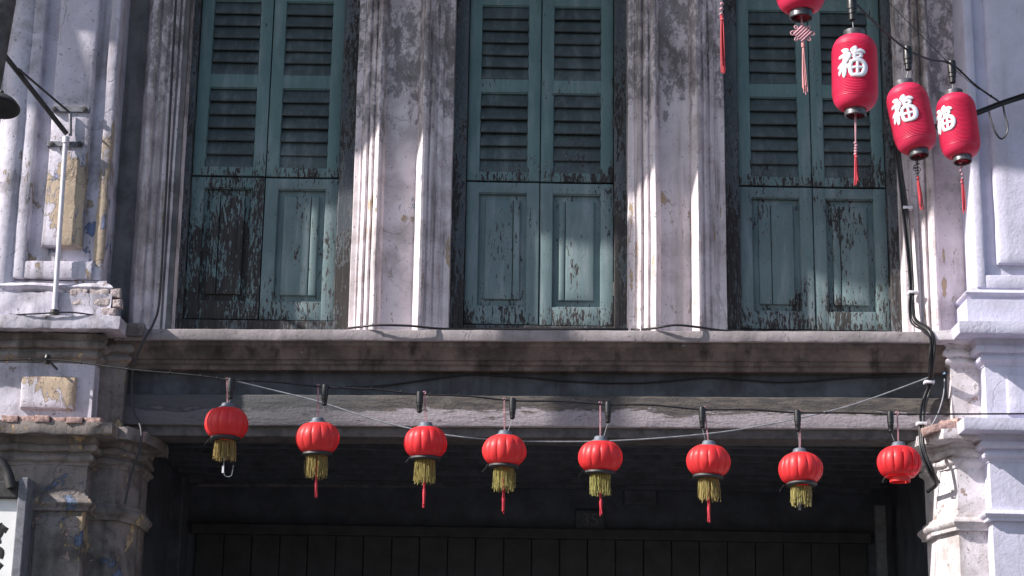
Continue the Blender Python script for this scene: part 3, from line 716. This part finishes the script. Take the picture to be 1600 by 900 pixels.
# ================================================================== STRING OF ROUND LANTERNS
YC = -0.66
def strand(mb, p, q, r=0.0016, n=4, bend=0.004, seg=4):
    p, q = Vector(p), Vector(q); pts = []
    b = Vector((random.uniform(-1, 1), random.uniform(-1, 1), 0)) * bend
    for i in range(n + 1):
        t = i / n; pts.append(p.lerp(q, t) + b * math.sin(math.pi * t))
    mb.tube(pts, r, seg)
def twisted(mb, p, q, r=0.0022, rad=0.003, turns=8):
    p, q = Vector(p), Vector(q); d = (q - p); u = d.orthogonal().normalized(); v = d.normalized().cross(u)
    for ph in (0, math.pi):
        pts = [p + d * (i / 32) + (u * math.cos(ph + 2 * math.pi * turns * i / 32) + v * math.sin(ph + 2 * math.pi * turns * i / 32)) * rad for i in range(33)]
        mb.tube(pts, r, 5)
R0 = 0.127
def round_body(slits=False):
    H = 0.086; prof = []
    for i in range(17):
        a = -1.12 + 2.24 * i / 16
        r = R0 * math.cos(a) ** 0.72 if True else 0
        prof.append((r, H * math.sin(a) / math.sin(1.12)))
    nl = 14
    def lobe(t): return 1.0 - 0.055 * (1 - abs(math.sin(t * nl / 2)) ** 0.55)
    return MB().lathe(prof, 14 * 10, (0, 0, 0), lobe)
body_me = mesh(round_body(), 'body', smooth=30); body_me.materials.append(MAT['lantern_red'])
cap_me = mesh(MB().lathe([(0, .084), (.052, .080), (.056, .087), (.052, .094), (.040, .096), (.037, .112), (.032, .118), (0, .119)], 28), 'cap', smooth=35); cap_me.materials.append(MAT['cap_grey'])
ring_me = mesh(MB().lathe([(.084, -.080), (.089, -.092), (.078, -.101), (.055, -.100), (.055, -.084)], 36), 'ring', smooth=35); ring_me.materials.append(MAT['ring_dark'])
#        body centre, socket x,y, cord top x, fringe bottom y, tassel bottom y, rot
LAN = [((354, 662), (361, 594), 355, 716, 0), ((496, 685), (508, 604), 497, 743, 772), ((665, 692), (656, 615), 663, 751, 788), ((788, 705), (801, 625), 788, 763, 796),
       ((938, 714), (950, 631), 938, 769, 800), ((1107, 721), (1097, 639), 1101, 778, 810), ((1251, 733), (1246, 644), 1250, 786, 795), ((1405, 723), (1391, 646), 1402, 0, 0)]
LLAB = ['round red lantern with gold fringe and a bare wire hook hanging below it',
        'round red lantern with gold fringe, next along from the wire-hooked lantern',
        'round red lantern with gold fringe, two along from the wire-hooked lantern',
        'round red lantern with gold fringe, three along from the wire-hooked lantern',
        'round red lantern with gold fringe, four along from the wire-hooked lantern',
        'round red lantern with gold fringe and red tassel, two along from the split fringeless lantern',
        'round red lantern with gold fringe and only a dark stub of tassel',
        'split round red lantern without fringe beside the black cable bundle']
CAB = []
def add_part(name, me, parent, loc=(0, 0, 0), rot=(0, 0, 0)):
    o = bpy.data.objects.new(name, me); C.objects.link(o); o.parent = parent; o.location = loc; o.rotation_euler = rot; return o
sockets = []
for i, (bc, so, ctx, fb, tb) in enumerate(LAN):
    random.seed(100 + i)
    c = P(bc[0], bc[1], YC)
    t = thing('round_lantern', LLAB[i], 'lantern', c, 'round red lanterns on the long cable')
    rz = random.uniform(0, 6.28); tl = (R(random.uniform(-3, 3)), R(random.uniform(-3, 3)), rz)
    if i == 7:
        bm_ = round_body()
        # cracked open along some of the seams
        me = bpy.data.meshes.new('body'); keep = []
        m17 = 17; nseg = 140
        crack = {k * 10: (random.randint(3, 6), random.randint(9, 14)) for k in range(14) if random.random() < 0.8}
        for fi, f in enumerate(bm_.f):
            k, row = fi // (m17 - 1), fi % (m17 - 1)
            if k in crack and crack[k][0] <= row <= crack[k][1]: continue
            keep.append(f)
        bm_.f = keep
        me = mesh(bm_, 'body', smooth=30); me.materials.append(MAT['lantern_red'])
        add_part('body', me, t, rot=tl)
        add_part('cap', cap_me, t, rot=tl)
        b_ = MB().lathe([(.085, -.083), (.060, -.088), (.058, -.112), (.052, -.112), (.054, -.084)], 30)
        me = mesh(b_, 'base_ring', smooth=35); me.materials.append(MAT['lantern_red']); add_part('base_ring', me, t)
    else:
        bm_ = round_body(); sh = Vector((i * 3.7, i * 1.9, 0))
        bm_.v = [q + noise.noise_vector(q * 9 + sh) * .0045 + noise.noise_vector(q * 26 + sh) * .0016 for q in bm_.v]
        me = mesh(bm_, 'body', smooth=30); me.materials.append(MAT['lantern_red'])
        add_part('body', me, t, rot=tl); add_part('cap', cap_me, t, rot=tl); add_part('bottom_ring', ring_me, t, rot=tl)
        L = (fb - bc[1]) / 252.0 * 0.98 / math.cos(R(10)) 
        m = MB()
        for k in range(130):
            a = 2 * math.pi * k / 130 + random.uniform(-.03, .03); rr = 0.055 + random.uniform(-.012, .004)
            p = Vector((rr * math.cos(a), rr * math.sin(a), -.100)); e = L * random.choice((1, 1, 1, .9)) * random.uniform(.90, 1.03)
            q = Vector(((rr + random.uniform(-.008, .010)) * math.cos(a + random.uniform(-.1, .1)), (rr + random.uniform(-.006, .010)) * math.sin(a), -e))
            strand(m, p, q, random.uniform(.0011, .0019), 4, .007, 3)
        me = mesh(m, 'fringe'); me.materials.append(MAT['gold_thread']); f_ = add_part('fringe', me, t); f_['kind'] = 'stuff'
        if tb:
            m = MB(); e0 = 0.10; e1 = (tb - bc[1]) / 252.0
            sw = random.uniform(-.012, .012)
            for k in range(7):
                strand(m, (random.uniform(-.003, .003), random.uniform(-.003, .003), -e0), (sw + random.uniform(-.007, .007), random.uniform(-.007, .007), -e1 * random.uniform(.93, 1.0)), .0022, 5, .004)
            m.tube([(sw * .6, 0, -e0 - (e1 - e0) * .55), (sw * .7, 0, -e0 - (e1 - e0) * .66), (sw * .85, 0, -e1 * .93)], [.004, .010, .006], 8)
            me = mesh(m, 'tassel', smooth=True); me.materials.append(MAT['red_thread' if i != 6 else 'ring_dark']); add_part('tassel', me, t)
        else:
            m = MB(); pts = [(0, 0, -.1), (-.003, 0, -.24), (.002, 0, -.29)] + [(.024 - .024 * math.cos(a), 0, -.285 - .022 * math.sin(a)) for a in (0.4, .9, 1.57, 2.2, 2.7)] + [(.052, 0, -.24)]
            m.tube(smoothpath(pts, 4), .0016, 5); me = mesh(m, 'hook'); me.materials.append(MAT['cable_grey']); add_part('hook', me, t)
            m = MB().box((-.012, -.002, -.285), (-.001, .002, -.245)); me = mesh(m, 'paper_tag'); me.materials.append(MAT['clip_white']); add_part('paper_tag', me, t)
    # loose thread ends at the rim
    m = MB()
    for k in range(1):
        a = random.uniform(2.6, 3.9) if k == 0 else random.uniform(-.6, .6)
        p = Vector((.10 * math.cos(a), .10 * math.sin(a), -.082)); strand(m, p, p + Vector((-.03 if k == 0 else .02, 0, -.045)), .0013, 3, .012)
    me = mesh(m, 'loose_thread'); me.materials.append(MAT['ring_dark']); add_part('loose_thread', me, t)
    # twisted cord up to the cable and bulb lead
    ctop = P(ctx, so[1] - 1, YC) - c
    m = MB(); twisted(m, (0.0, 0, .118), ctop, .0024, .0036, 7)
    pts = [ctop + Vector((.009 * math.cos(a), 0, .009 * math.sin(a))) for a in [q * math.pi / 4 for q in range(-2, 6)]]
    m.tube(pts, .0026, 5)
    me = mesh(m, 'cord'); me.materials.append(MAT['cord_pink']); add_part('cord', me, t)
    sp = P(so[0], so[1], YC)
    sockets.append((sp, c))
# the cable with its bulb sockets
cab_px = [(-60, 567, -.62), (75, 562, -.52), (200, 577, -.62), (300, 586, YC), (345, 592, YC), (361, 594, YC), (430, 597, YC), (508, 605, YC), (580, 608, YC), (656, 616, YC), (730, 619, YC), (801, 626, YC), (880, 627, YC), (950, 632, YC), (1020, 633, YC),
          (1097, 640, YC), (1170, 640, YC), (1246, 645, YC), (1320, 645, YC), (1391, 647, YC), (1480, 647, -.64), (1700, 646, -.6)]
lc = thing('light_cable', 'long black festoon cable with bulb sockets carrying the round red lanterns', 'cable', P(800, 626, YC))
m = MB().tube(smoothpath([P(*q) for q in cab_px], 5), .0052, 6)
obj('wire', m, 'cable_black', lc)
for (sp, c) in sockets:
    h = 0.135
    m = MB().lathe([(0, .012), (.018, .010), (.020, -.01), (.020, -.055), (.017, -.058), (.018, -.075), (.015, -.08), (.015, -.105), (.010, -.112), (0, -.112)], 16, sp)
    obj('socket', m, 'rubber_black', lc, smooth=35)
    m = MB(); m.tube([sp + Vector((0, 0, -.11)), sp.lerp(c, .55) + Vector((0, 0, -.02)), Vector((c.x + (.012 if sp.x > c.x else -.02), c.y, c.z + .112))], .0016, 5)
    obj('bulb_lead', m, 'cable_grey', lc)
m = MB()
pth = smoothpath([P(*q) for q in cab_px], 5)
for k in range(4, len(pth) - 3, 3):                   # cable ties
    m = MB().tube([pth[k] + Vector((-.003, 0, -.001)), pth[k] + Vector((.003, 0, .001))], .0085, 6)
    m.tube([pth[k], pth[k] + Vector((.006, -.003, .016))], .0014, 4)
    obj('cable_tie', m, 'rubber_black', lc)
kp = P(74, 562, -.48)
m = MB().lathe([(0, -.03), (.016, -.028), (.020, -.01), (.012, 0), (.020, .01), (.016, .028), (0, .03)], 12, kp)
m.tube([kp, kp + Vector((0, .25, 0))], .008, 6); obj('insulator', m, 'rubber_black', lc, smooth=35)

# ================================================================== CYLINDER LANTERNS
W1 = 0.117                                            # radius
def cyl_profile():
    Hh = 0.200; out = []; n = 96
    for i in range(n + 1):
        t = -1 + 2 * i / n; z = Hh * t
        a = abs(t); e = max(0, (a - .52) / .48)
        r = W1 * (1 - 0.58 * (1 - math.sqrt(max(0, 1 - e * e * .97))))
        r += 0.0013 * (1 if i % 2 else -1)
        out.append((r, z))
    return out
cyl_me = mesh(MB().lathe(cyl_profile(), 64), 'body', smooth=60); cyl_me.materials.append(MAT['lantern_silk'])
tcap = mesh(MB().lathe([(0.03, .188), (.052, .188), (.055, .200), (.055, .232), (.050, .236), (.047, .232), (.047, .205), (.0, .204)], 28), 'top_cap', smooth=35); tcap.materials.append(MAT['cap_metal'])
bcap = mesh(MB().lathe([(.052, -.186), (.056, -.198), (.056, -.232), (.052, -.236), (.048, -.232), (.048, -.190)], 28), 'bottom_cap', smooth=35); bcap.materials.append(MAT['cap_metal'])
btrim = mesh(MB().box((-.048, -.004, -.218), (.048, .004, -.210)).box((-.004, -.048, -.219), (.004, .048, -.211)), 'cross_bar'); btrim.materials.append(MAT['red_thread'])
# the character, as brush strokes: (points, widths) in a unit square, y up
FU = [([(.20, .93), (.34, .88), (.38, .80)], [.10, .17, .10]),
      ([(.08, .70), (.26, .74), (.42, .76), (.40, .66), (.28, .52), (.10, .40), (.02, .36)], [.10, .13, .15, .14, .13, .12, .08]),
      ([(.27, .62), (.27, .40), (.25, .18), (.24, .04)], [.13, .14, .14, .11]),
      ([(.16, .30), (.08, .20), (.06, .12)], [.10, .11, .08]),
      ([(.34, .40), (.42, .33), (.45, .28)], [.10, .12, .08]),
      ([(.52, .90), (.64, .98), (.66, .86), (.82, .88), (.93, .84)], [.10, .13, .12, .12, .10]),
      ([(.56, .84), (.62, .76), (.60, .64)], [.10, .11, .09]), ([(.60, .76), (.76, .78), (.84, .72), (.76, .64), (.60, .63)], [.08, .09, .10, .09, .08]),
      ([(.50, .52), (.46, .34), (.48, .14), (.54, .04)], [.10, .12, .12, .10]),
      ([(.50, .52), (.70, .56), (.90, .50), (.97, .34), (.92, .14), (.80, .05), (.54, .05)], [.10, .11, .13, .15, .14, .12, .10]),
      ([(.71, .52), (.71, .30), (.70, .08)], [.08, .09, .08]), ([(.52, .30), (.72, .31), (.92, .30)], [.08, .09, .08])]
def char_mesh(size, rad):
    m = MB()
    for pts, wd in FU:
        pp = smoothpath([(p[0], p[1], 0) for p in pts], 4)
        nn = len(pp); ws = []
        for q in range(nn):
            t = q / (nn - 1) * (len(wd) - 1); a = int(min(t, len(wd) - 2)); ws.append((wd[a] + (wd[a + 1] - wd[a]) * (t - a)) / 2)
        d0 = (pp[0] - pp[1]).normalized(); d1 = (pp[-1] - pp[-2]).normalized()
        pp = [pp[0] + d0 * ws[0] * .8] + pp + [pp[-1] + d1 * ws[-1] * .8]; ws = [ws[0] * .35] + ws + [ws[-1] * .35]
        m.tube(pp, ws, 10)
    def wrap(q):
        u, v, h = (q.x - .5) * size, (q.y - .5) * size * 1.05, q.z * size * .42
        rr = rad + .002 + h
        a = u / rad
        return Vector((rr * math.sin(a), -rr * math.cos(a), v))
    return m.move(wrap)
FU = [(a, [q * 1.28 for q in b]) for a, b in FU]
ch_me = mesh(char_mesh(0.150, W1), 'character', smooth=50); ch_me.materials.append(MAT['char_silver'])
def knot(m, c, s):
    """flat ornamental knot woven of cord round c"""
    for k in range(-2, 3):
        for sgn in (1, -1):
            a = Vector((1, 0, sgn)).normalized(); b = Vector((-sgn, 0, 1)).normalized()
            p = c + b * (k * s * .2)
            m.tube([p - a * s * .55 + Vector((0, -.002 * sgn, 0)), p + a * s * .55 + Vector((0, -.002 * sgn, 0))], s * .085, 5)
    for ang in range(0, 360, 45):
        if ang in (90, 270): continue
        d = Vector((math.cos(R(ang)), 0, math.sin(R(ang)))); e = Vector((-d.z, 0, d.x)); q = c + d * s * .68
        r_ = s * (.24 if ang % 180 == 0 else .15)
        m.tube([q + d * (r_ * math.cos(a)) + e * (r_ * .7 * math.sin(a)) for a in [k * math.pi / 5 for k in range(11)]], s * .06, 5)
CL = [  # body centre px, Y, swing degrees, turn of the character, socket top px, tassel: (knot px y, thread start y, bottom y, kind)
    ((1250, -42), -3.0, 0, 10, (1250, -130), (52, 72, 150, 'knot', (1258, 148)), 'cylinder lantern cut by the frame edge, with a flat woven diamond knot tassel'),
    ((1335.5, 115), -2.2, 1.0, -18, (1331, -2), (232, 245, 290, 'bead', (1338, 290)), 'tall red cylinder lantern hanging straight before the louvres, silver character facing out'),
    ((1424, 186), -1.3, -9.5, -34, (1418, 78), (264, 280, 330, 'frayed', (1440, 330)), 'tall red cylinder lantern swinging askew with a dark frayed tassel'),
    ((1497, 198), -0.62, -6.0, -60, (1487, 100), (262, 285, 335, 'bead', (1507, 335)), 'smaller-looking red cylinder lantern hung close to the painted pier, character turned aside'),
    ((1121, -170), -3.7, 0, 0, (1121, -260), (0, 30, 115, 'bead', (1131, 115)), 'cylinder lantern above the frame of which only its long tassel shows')]
str_pts = []
CLab = ['red cylinder lantern before the louvres showing only its base and diamond knot tassel', None, None, None, 'red cylinder lantern of which only the dark red tassel hangs into view']
for i, (bc, Yl, swing, turn, sk, (ky, ty, by, kind, tip), lab) in enumerate(CL):
    random.seed(300 + i)
    c = P(bc[0], bc[1], Yl); top = P(sk[0], sk[1], Yl)
    t = thing('cylinder_lantern', CLab[i] or lab, 'lantern', c, 'red cylinder lanterns on the slanting string')
    rot = (0, R(swing), R(turn))
    e_ = Matrix.Rotation(R(swing), 3, 'Y')
    add_part('top_cap', tcap, t, rot=rot); add_part('body', cyl_me, t, rot=rot)
    b = add_part('bottom_cap', bcap, t, rot=rot); add_part('cross_bar', btrim, b)
    add_part('character', ch_me, t, (e_ @ Vector((0, 0, .02))), rot)
    # lead from the socket
    m = MB().tube([top - c + Vector((0, 0, -.12)), e_ @ Vector((0, 0, .20))], .0028, 5); me = mesh(m, 'hanger'); me.materials.append(MAT['cable_grey']); add_part('hanger', me, t)
    # tassel
    pb = e_ @ Vector((0, 0, -.21)); pk = P(bc[0] + (tip[0] - bc[0]) * (ky - bc[1]) / max(1, tip[1] - bc[1]), ky, Yl) - c
    ps = P(bc[0] + (tip[0] - bc[0]) * (ty - bc[1]) / max(1, tip[1] - bc[1]), ty, Yl) - c; pe = P(tip[0], tip[1], Yl) - c
    m = MB()
    for dx in (-.003, .003): m.tube([pb + Vector((dx, 0, 0)), pk + Vector((dx * .4, 0, .03))], .0026, 5)
    if kind == 'knot': knot(m, pk, .062)
    else:
        d = ps - (pk + Vector((0, 0, .03)))
        for k in range(6):
            q = pk + Vector((0, 0, .03)) + d * (k / 5)
            m.add(*ball(q, .0085 if k % 2 else .0065)) if False else m.lathe([(0, -.008), (.007, -.005), (.0095, 0), (.007, .005), (0, .008)], 8, q + Vector((random.uniform(-.004, .004), 0, 0)))
        if kind == 'frayed':
            for k in range(5):
                a = random.uniform(0, 6.28); q = pk + Vector((.012 * math.cos(a), 0, .016 * math.sin(a)))
                m.tube([q + Vector((.011 * math.cos(b_ * 1.2), 0, .011 * math.sin(b_ * 1.2))) for b_ in range(6)], .0024, 5)
    me = mesh(m, 'knot', smooth=50); me.materials.append(MAT['cord_pink' if kind != 'frayed' else 'ring_dark']); add_part('knot', me, t)
    m = MB()
    for k in range(16):
        a = random.uniform(0, 6.28); r_ = random.uniform(.0, .006); q = ps + Vector((r_ * math.cos(a), r_ * math.sin(a), .012))
        sp_ = random.uniform(.002, .013)
        strand(m, q, pe.lerp(ps, random.uniform(0, .22)) + Vector((sp_ * math.cos(a), sp_ * math.sin(a), 0)), .0021, 5, .004)
    m.tube([ps + Vector((0, 0, .016)), ps + Vector((0, 0, -.006))], .0085, 8)
    me = mesh(m, 'tassel', smooth=True); me.materials.append(MAT['pink_thread' if kind == 'knot' else 'red_thread']); f_ = add_part('tassel', me, t)
    str_pts.append((sk, Yl, top))
ls = thing('light_cable', 'slanting black festoon cable with sockets carrying the tall cylinder lanterns', 'cable', P(1418, 80, -1.3))
order = [4, 0, 1, 2, 3]
sp = [str_pts[k][2] for k in order]
far = sp[0] + (sp[0] - sp[1]) * 2.5
endp = P(1560, 158, -0.40)
path = [far]
for k, q in enumerate(sp):
    path.append(q)
    nx = sp[k + 1] if k + 1 < len(sp) else endp
    path.append(q.lerp(nx, .5) + Vector((0, 0, -.015)))
path.append(endp)
obj('wire', MB().tube(smoothpath(path, 5), .0062, 6), 'cable_black', ls)
for q in sp:
    m = MB().lathe([(0, .02), (.022, .018), (.026, .0), (.026, -.06), (.022, -.064), (.023, -.085), (.019, -.09), (.019, -.120), (.012, -.126), (0, -.126)], 16, q)
    obj('socket', m, 'rubber_black', ls, smooth=35)
pth = smoothpath(path, 5)
for k in range(len(pth) - 12, len(pth) - 1, 3):
    m = MB().tube([pth[k] - Vector((.003, 0, 0)), pth[k] + Vector((.004, 0, -.002))], .0095, 6); obj('cable_tie', m, 'rubber_black', ls)
# thin span wire beside it
m = MB().tube(smoothpath([P(1330, -60, -1.2), P(1385, 0, -1.05), P(1490, 106, -.72), P(1530, 140, -.5)], 5), .0022, 5)
tag(obj('span_wire', m, 'cable_black', None), 'thin taut wire running down past the cylinder lantern sockets', 'wire')

# ================================================================== OTHER CABLES
def cable(name, label, pts, r, mat, clips=(), k=6):
    t = thing(name, label, 'cable', P(*pts[0]))
    obj('wire', MB().tube(smoothpath([P(*q) for q in pts], k), r, 7), mat, t, smooth=60)
    for cx, cy, cY in clips:
        p = P(cx, cy, cY)
        m = MB().slab(p.x - .030, p.x + .030, p.z - .009, p.z + .009, p.y - .022, p.y + .03, .005, .02); obj('clip', m, 'clip_white', t, smooth=40)
    return t
cb = cable('cable_bundle', 'thick black cable bundle running down beside the jamb and over the sill', [(1640, 132, -.42), (1600, 150, -.40), (1560, 163, -.38), (1522, 178, -.36), (1470, 196, -.20), (1420, 208, -.10), (1402, 222, -.06), (1405, 262, -.03), (1414, 330, -.03), (1424, 430, -.03), (1425, 480, -.035), (1430, 503, -.06), (1450, 516, -.17), (1456, 530, -.19), (1455, 560, -.17), (1453, 597, -.05), (1443, 630, -.03), (1440, 662, -.05), (1441, 700, -.10), (1455, 735, -.10), (1464, 755, -.02), (1450, 768, .12)],
           .013, 'cable_black', [(1418, 325, -.035), (1427, 457, -.035), (1452, 597, -.06), (1440, 662, -.06)])
for dx, dy, rr in ((4, 2, .007), (-4, 3, .006), (2, -4, .005)):
    pts = [(1600, 150, -.41), (1560, 163, -.39), (1522, 178, -.37), (1470, 196, -.21), (1412, 212, -.10), (1402, 226, -.06), (1405, 262, -.035), (1414, 330, -.035), (1424, 430, -.035), (1425, 480, -.04), (1430, 503, -.065), (1450, 516, -.175), (1456, 530, -.2), (1455, 560, -.175), (1453, 597, -.055), (1443, 630, -.035), (1440, 662, -.055), (1441, 700, -.105), (1455, 735, -.105), (1464, 752, -.03)]
    obj('strand', MB().tube(smoothpath([P(a + dx * random.uniform(.5, 1.2), b + dy, c_ - .006) for a, b, c_ in pts], 5), rr, 6), 'cable_black', cb, smooth=60)
m = MB().tube(smoothpath([P(1545, 172, -.40), P(1549, 190, -.41), P(1556, 208, -.42), P(1565, 217, -.42), P(1573, 208, -.42), P(1574, 195, -.42), P(1569, 175, -.41), P(1567, 160, -.40)], 6), .006, 6)
obj('loop', m, 'cable_black', cb, smooth=60)
for q in ((1395, 225, .12), (1399, 208, -.05)):
    p = P(*q); obj('insulator', MB().lathe([(0, -.02), (.016, -.02), (.02, 0), (.016, .02), (0, .02)], 10, p), 'rubber_black', cb, smooth=40)
cable('loose_wire', 'loose pale wire end hanging beside the bundle above the broken inner cornice', [(1476, 592, -.06), (1474, 618, -.08), (1466, 645, -.1), (1453, 670, -.12)], .004, 'cable_grey')
cable('slack_wire', 'slack grey wire sagging across the beam behind the round lanterns', [(362, 594, -.15), (420, 608, -.10), (500, 628, -.1), (600, 660, -.14), (700, 680, -.18), (790, 688, -.2), (860, 690, -.2), (950, 689, -.2), (1050, 683, -.18), (1150, 672, -.14), (1250, 653, -.12), (1340, 630, -.1), (1450, 590, -.05)], .0045, 'cable_grey', k=4)
cable('board_wire', 'thin black wire tacked along the dark board under the sill', [(505, 606, .0), (600, 602, .04), (720, 586, .042), (800, 588, .042), (900, 596, .042), (1000, 598, .042), (1110, 590, .042), (1220, 597, .042), (1330, 590, .042), (1450, 583, .0)], .0055, 'cable_black', k=4)
cable('sill_cable', 'black cable over the sill at the plaster strip beside the badly flaked window', [(545, 513, .02), (560, 511, -.10), (590, 508, -.16), (640, 509, -.17), (680, 513, -.14), (730, 514.5, .0), (800, 514, .08), (950, 514.5, .08), (1000, 515, .0)], .0075, 'cable_black', k=5)
cable('sill_cable', 'black cable arched over the sill at the plaster strip beside the lantern-hung window', [(1000, 515, .02), (1020, 513, -.12), (1055, 508, -.17), (1090, 511, -.15), (1125, 516, -.06), (1160, 517, .04)], .0075, 'cable_black', k=5)
cable('downlead', 'dark cable clipped down the moulding past the weathered pier cornice', [(276, -20, .0), (270, 90, -.01), (262, 250, -.01), (256, 360, -.01), (249, 470, -.02), (240, 505, -.10), (226, 530, -.18), (210, 568, -.13), (206, 600, -.05), (208, 640, -.05), (220, 668, -.12), (219, 700, -.14), (205, 740, -.10), (195, 788, -.10)], .0075, 'cable_dusty')

# ================================================================== POLE AND BRACKET ON THE LEFT PIER
YBk = YM - .07
br_ = thing('pole_bracket', 'rusty iron bracket arm with two wall bars bolted on the peeling pier', 'bracket', P(105, 200, YM))
for (a, b, r1, r0) in ((80, 138, 166, 175), (76, 131, 221, 229)):
    m = MB().slab(X(a, 200, YBk), X(b, 200, YBk), Z(105, r0, YBk), Z(105, r1, YBk), YBk - .005, YBk + .05, .003, .05); o_ = obj('wall_bar', m, 'iron_grey', br_)
    for bx_ in (a + 5, b - 6):
        p = P(bx_, (r0 + r1) / 2, YBk - .01)
        m = MB().lathe([(0, -.012), (.016, -.010), (.016, .012), (0, .012)], 6); m.move(lambda q: Vector((q.x, q.z, q.y)) + p); obj('bolt', m, 'iron_dark', o_)
for (p, q, ra) in ((P(104, 209, YBk - .03), P(-12, 62, -.78), .016), (P(108, 175, YBk - .02), P(28, 107, -.66), .007)):
    obj('arm' if ra > .01 else 'stay', MB().tube([p, p.lerp(q, .5), q], ra, 8), 'iron_dark', br_, smooth=50)
obj('strut', MB().tube([P(110, 176, YBk - .012), P(110, 212, YBk - .012)], .011, 6), 'iron_grey', br_)
pole = thing('white_pole', 'slim white pole standing on the broken cornice below the iron bracket', 'pole', P(85, 493, YM - .12))
obj('tube', MB().tube([P(84.5, 494, YM - .10), P(103, 214, YBk - .035)], .0155, 12), 'pipe_white', pole, smooth=50)
p = P(103, 219, YBk - .035); obj('collar', MB().lathe([(0, -.02), (.023, -.02), (.023, .02), (0, .02)], 12, p), 'pipe_white', pole, smooth=40)
p = P(85, 489, YM - .10); obj('clamp', MB().lathe([(0, -.018), (.03, -.018), (.026, .018), (0, .018)], 10, p), 'iron_dark', pole, smooth=40)
cable('cornice_wire', 'short black wire lying on the broken cornice at the pole foot', [(18, 492, -.36), (60, 490, -.38), (110, 488, -.38), (150, 493, -.36)], .005, 'cable_black')
# dark hole and cut conduit high on the pier
p = P(116, 62, YM - .03)
m = MB().lathe([(0, -.004), (.026, -.004), (.028, .012), (0, .012)], 12); m.move(lambda q: Vector((q.x, q.z, q.y)) + p)
obj('pipe_end', m, 'ring_dark', pl_)
# lamp shade poking in from the neighbour, on its own post at the frame edge
lp = thing('street_lamp', 'dark dish lamp shade on a brown post at the corner of the peeling pier', 'lamp', (X(-16, 700, -1.31), -1.31, 0))
pxl = X(4, 60, -1.31)
obj('post', MB().tube([(pxl - .20, -1.31, 0.0), (pxl - .16, -1.31, 3.0), (pxl - .085, -1.31, 5.3), (pxl - .03, -1.31, 6.0), (pxl - .02, -1.31, 8.0)], .085, 14), 'wood_brown', lp, smooth=50)
sc = P(2, 160, -1.45)
m = MB().lathe([(0, .05), (.03, .045), (.05, .03), (.085, .0), (.108, -.03), (.110, -.036), (.104, -.034), (.08, -.008), (0, .02)], 24)
rm = Matrix.Rotation(R(-16), 3, 'X'); m.move(lambda q: rm @ q + sc); obj('shade', m, 'lamp_dark', lp, smooth=50)
obj('lamp_arm', MB().tube([(pxl - .08, -1.31, sc.z + .1), (pxl - .04, -1.37, sc.z + .12), sc + Vector((0, 0, .06))], .012, 8), 'lamp_dark', lp, smooth=50)

# ================================================================== SIGNBOARD AT THE FOOT OF THE LEFT PIER
YG = YM - .16
sg_ = thing('signboard', 'white signboard with black brush characters in a grey timber frame', 'signboard', P(0, 890, YG))
zt_ = Z(30, 747, YG)
x0_ = X(23, 850, YG); x1_ = X(34, 850, YG)
sg_.location.z = 0.0
obj('board', MB().slab(x0_ - .75, x0_ + .01, 0.0, Z(10, 778, YG), YG + .03, YG + .06, .004, .2), 'sign_white', sg_)
def post_sh(q): return Vector((q.x + (q.z - 3.3) * .0, q.y, q.z))
obj('frame_post', MB().slab(x0_ - .002, x1_ + .012, 0.0, zt_, YG - .02, YM + .02, .006, .06), 'iron_grey', sg_, .002)
obj('frame_head', MB().slab(x0_ - .75, x0_ - .004, Z(10, 778, YG), zt_ - .02, YG - .01, YM + .02, .006, .06), 'iron_dark', sg_, .002)
pts = [P(-30, 700, YG - .03), P(-8, 716, YG - .03), P(5, 727, YG - .03), P(13, 742, YG - .03), P(18, 762, YG - .03)]
obj('scroll', MB().tube(smoothpath(pts, 5), [.03] * 21, 8), 'iron_dark', sg_, smooth=50)
inks = [([(-6, 822), (3, 826), (8, 822)], .022), ([(-2, 818), (1, 830), (-3, 838)], .02), ([(6, 832), (11, 824)], .012), ([(-8, 846), (1, 844)], .02), ([(-7, 858), (1, 862), (-1, 872)], .022), ([(-5, 888), (2, 880)], .02)]
for pts, r_ in inks:
    m = MB().tube(smoothpath([P(a, b, YG + .027) for a, b in pts], 4), r_, 8); yy = YG + .03
    m.move(lambda q: Vector((q.x, yy + (q.y - yy) * .12, q.z))); obj('brush_stroke', m, 'ink_black', sg_, smooth=50)
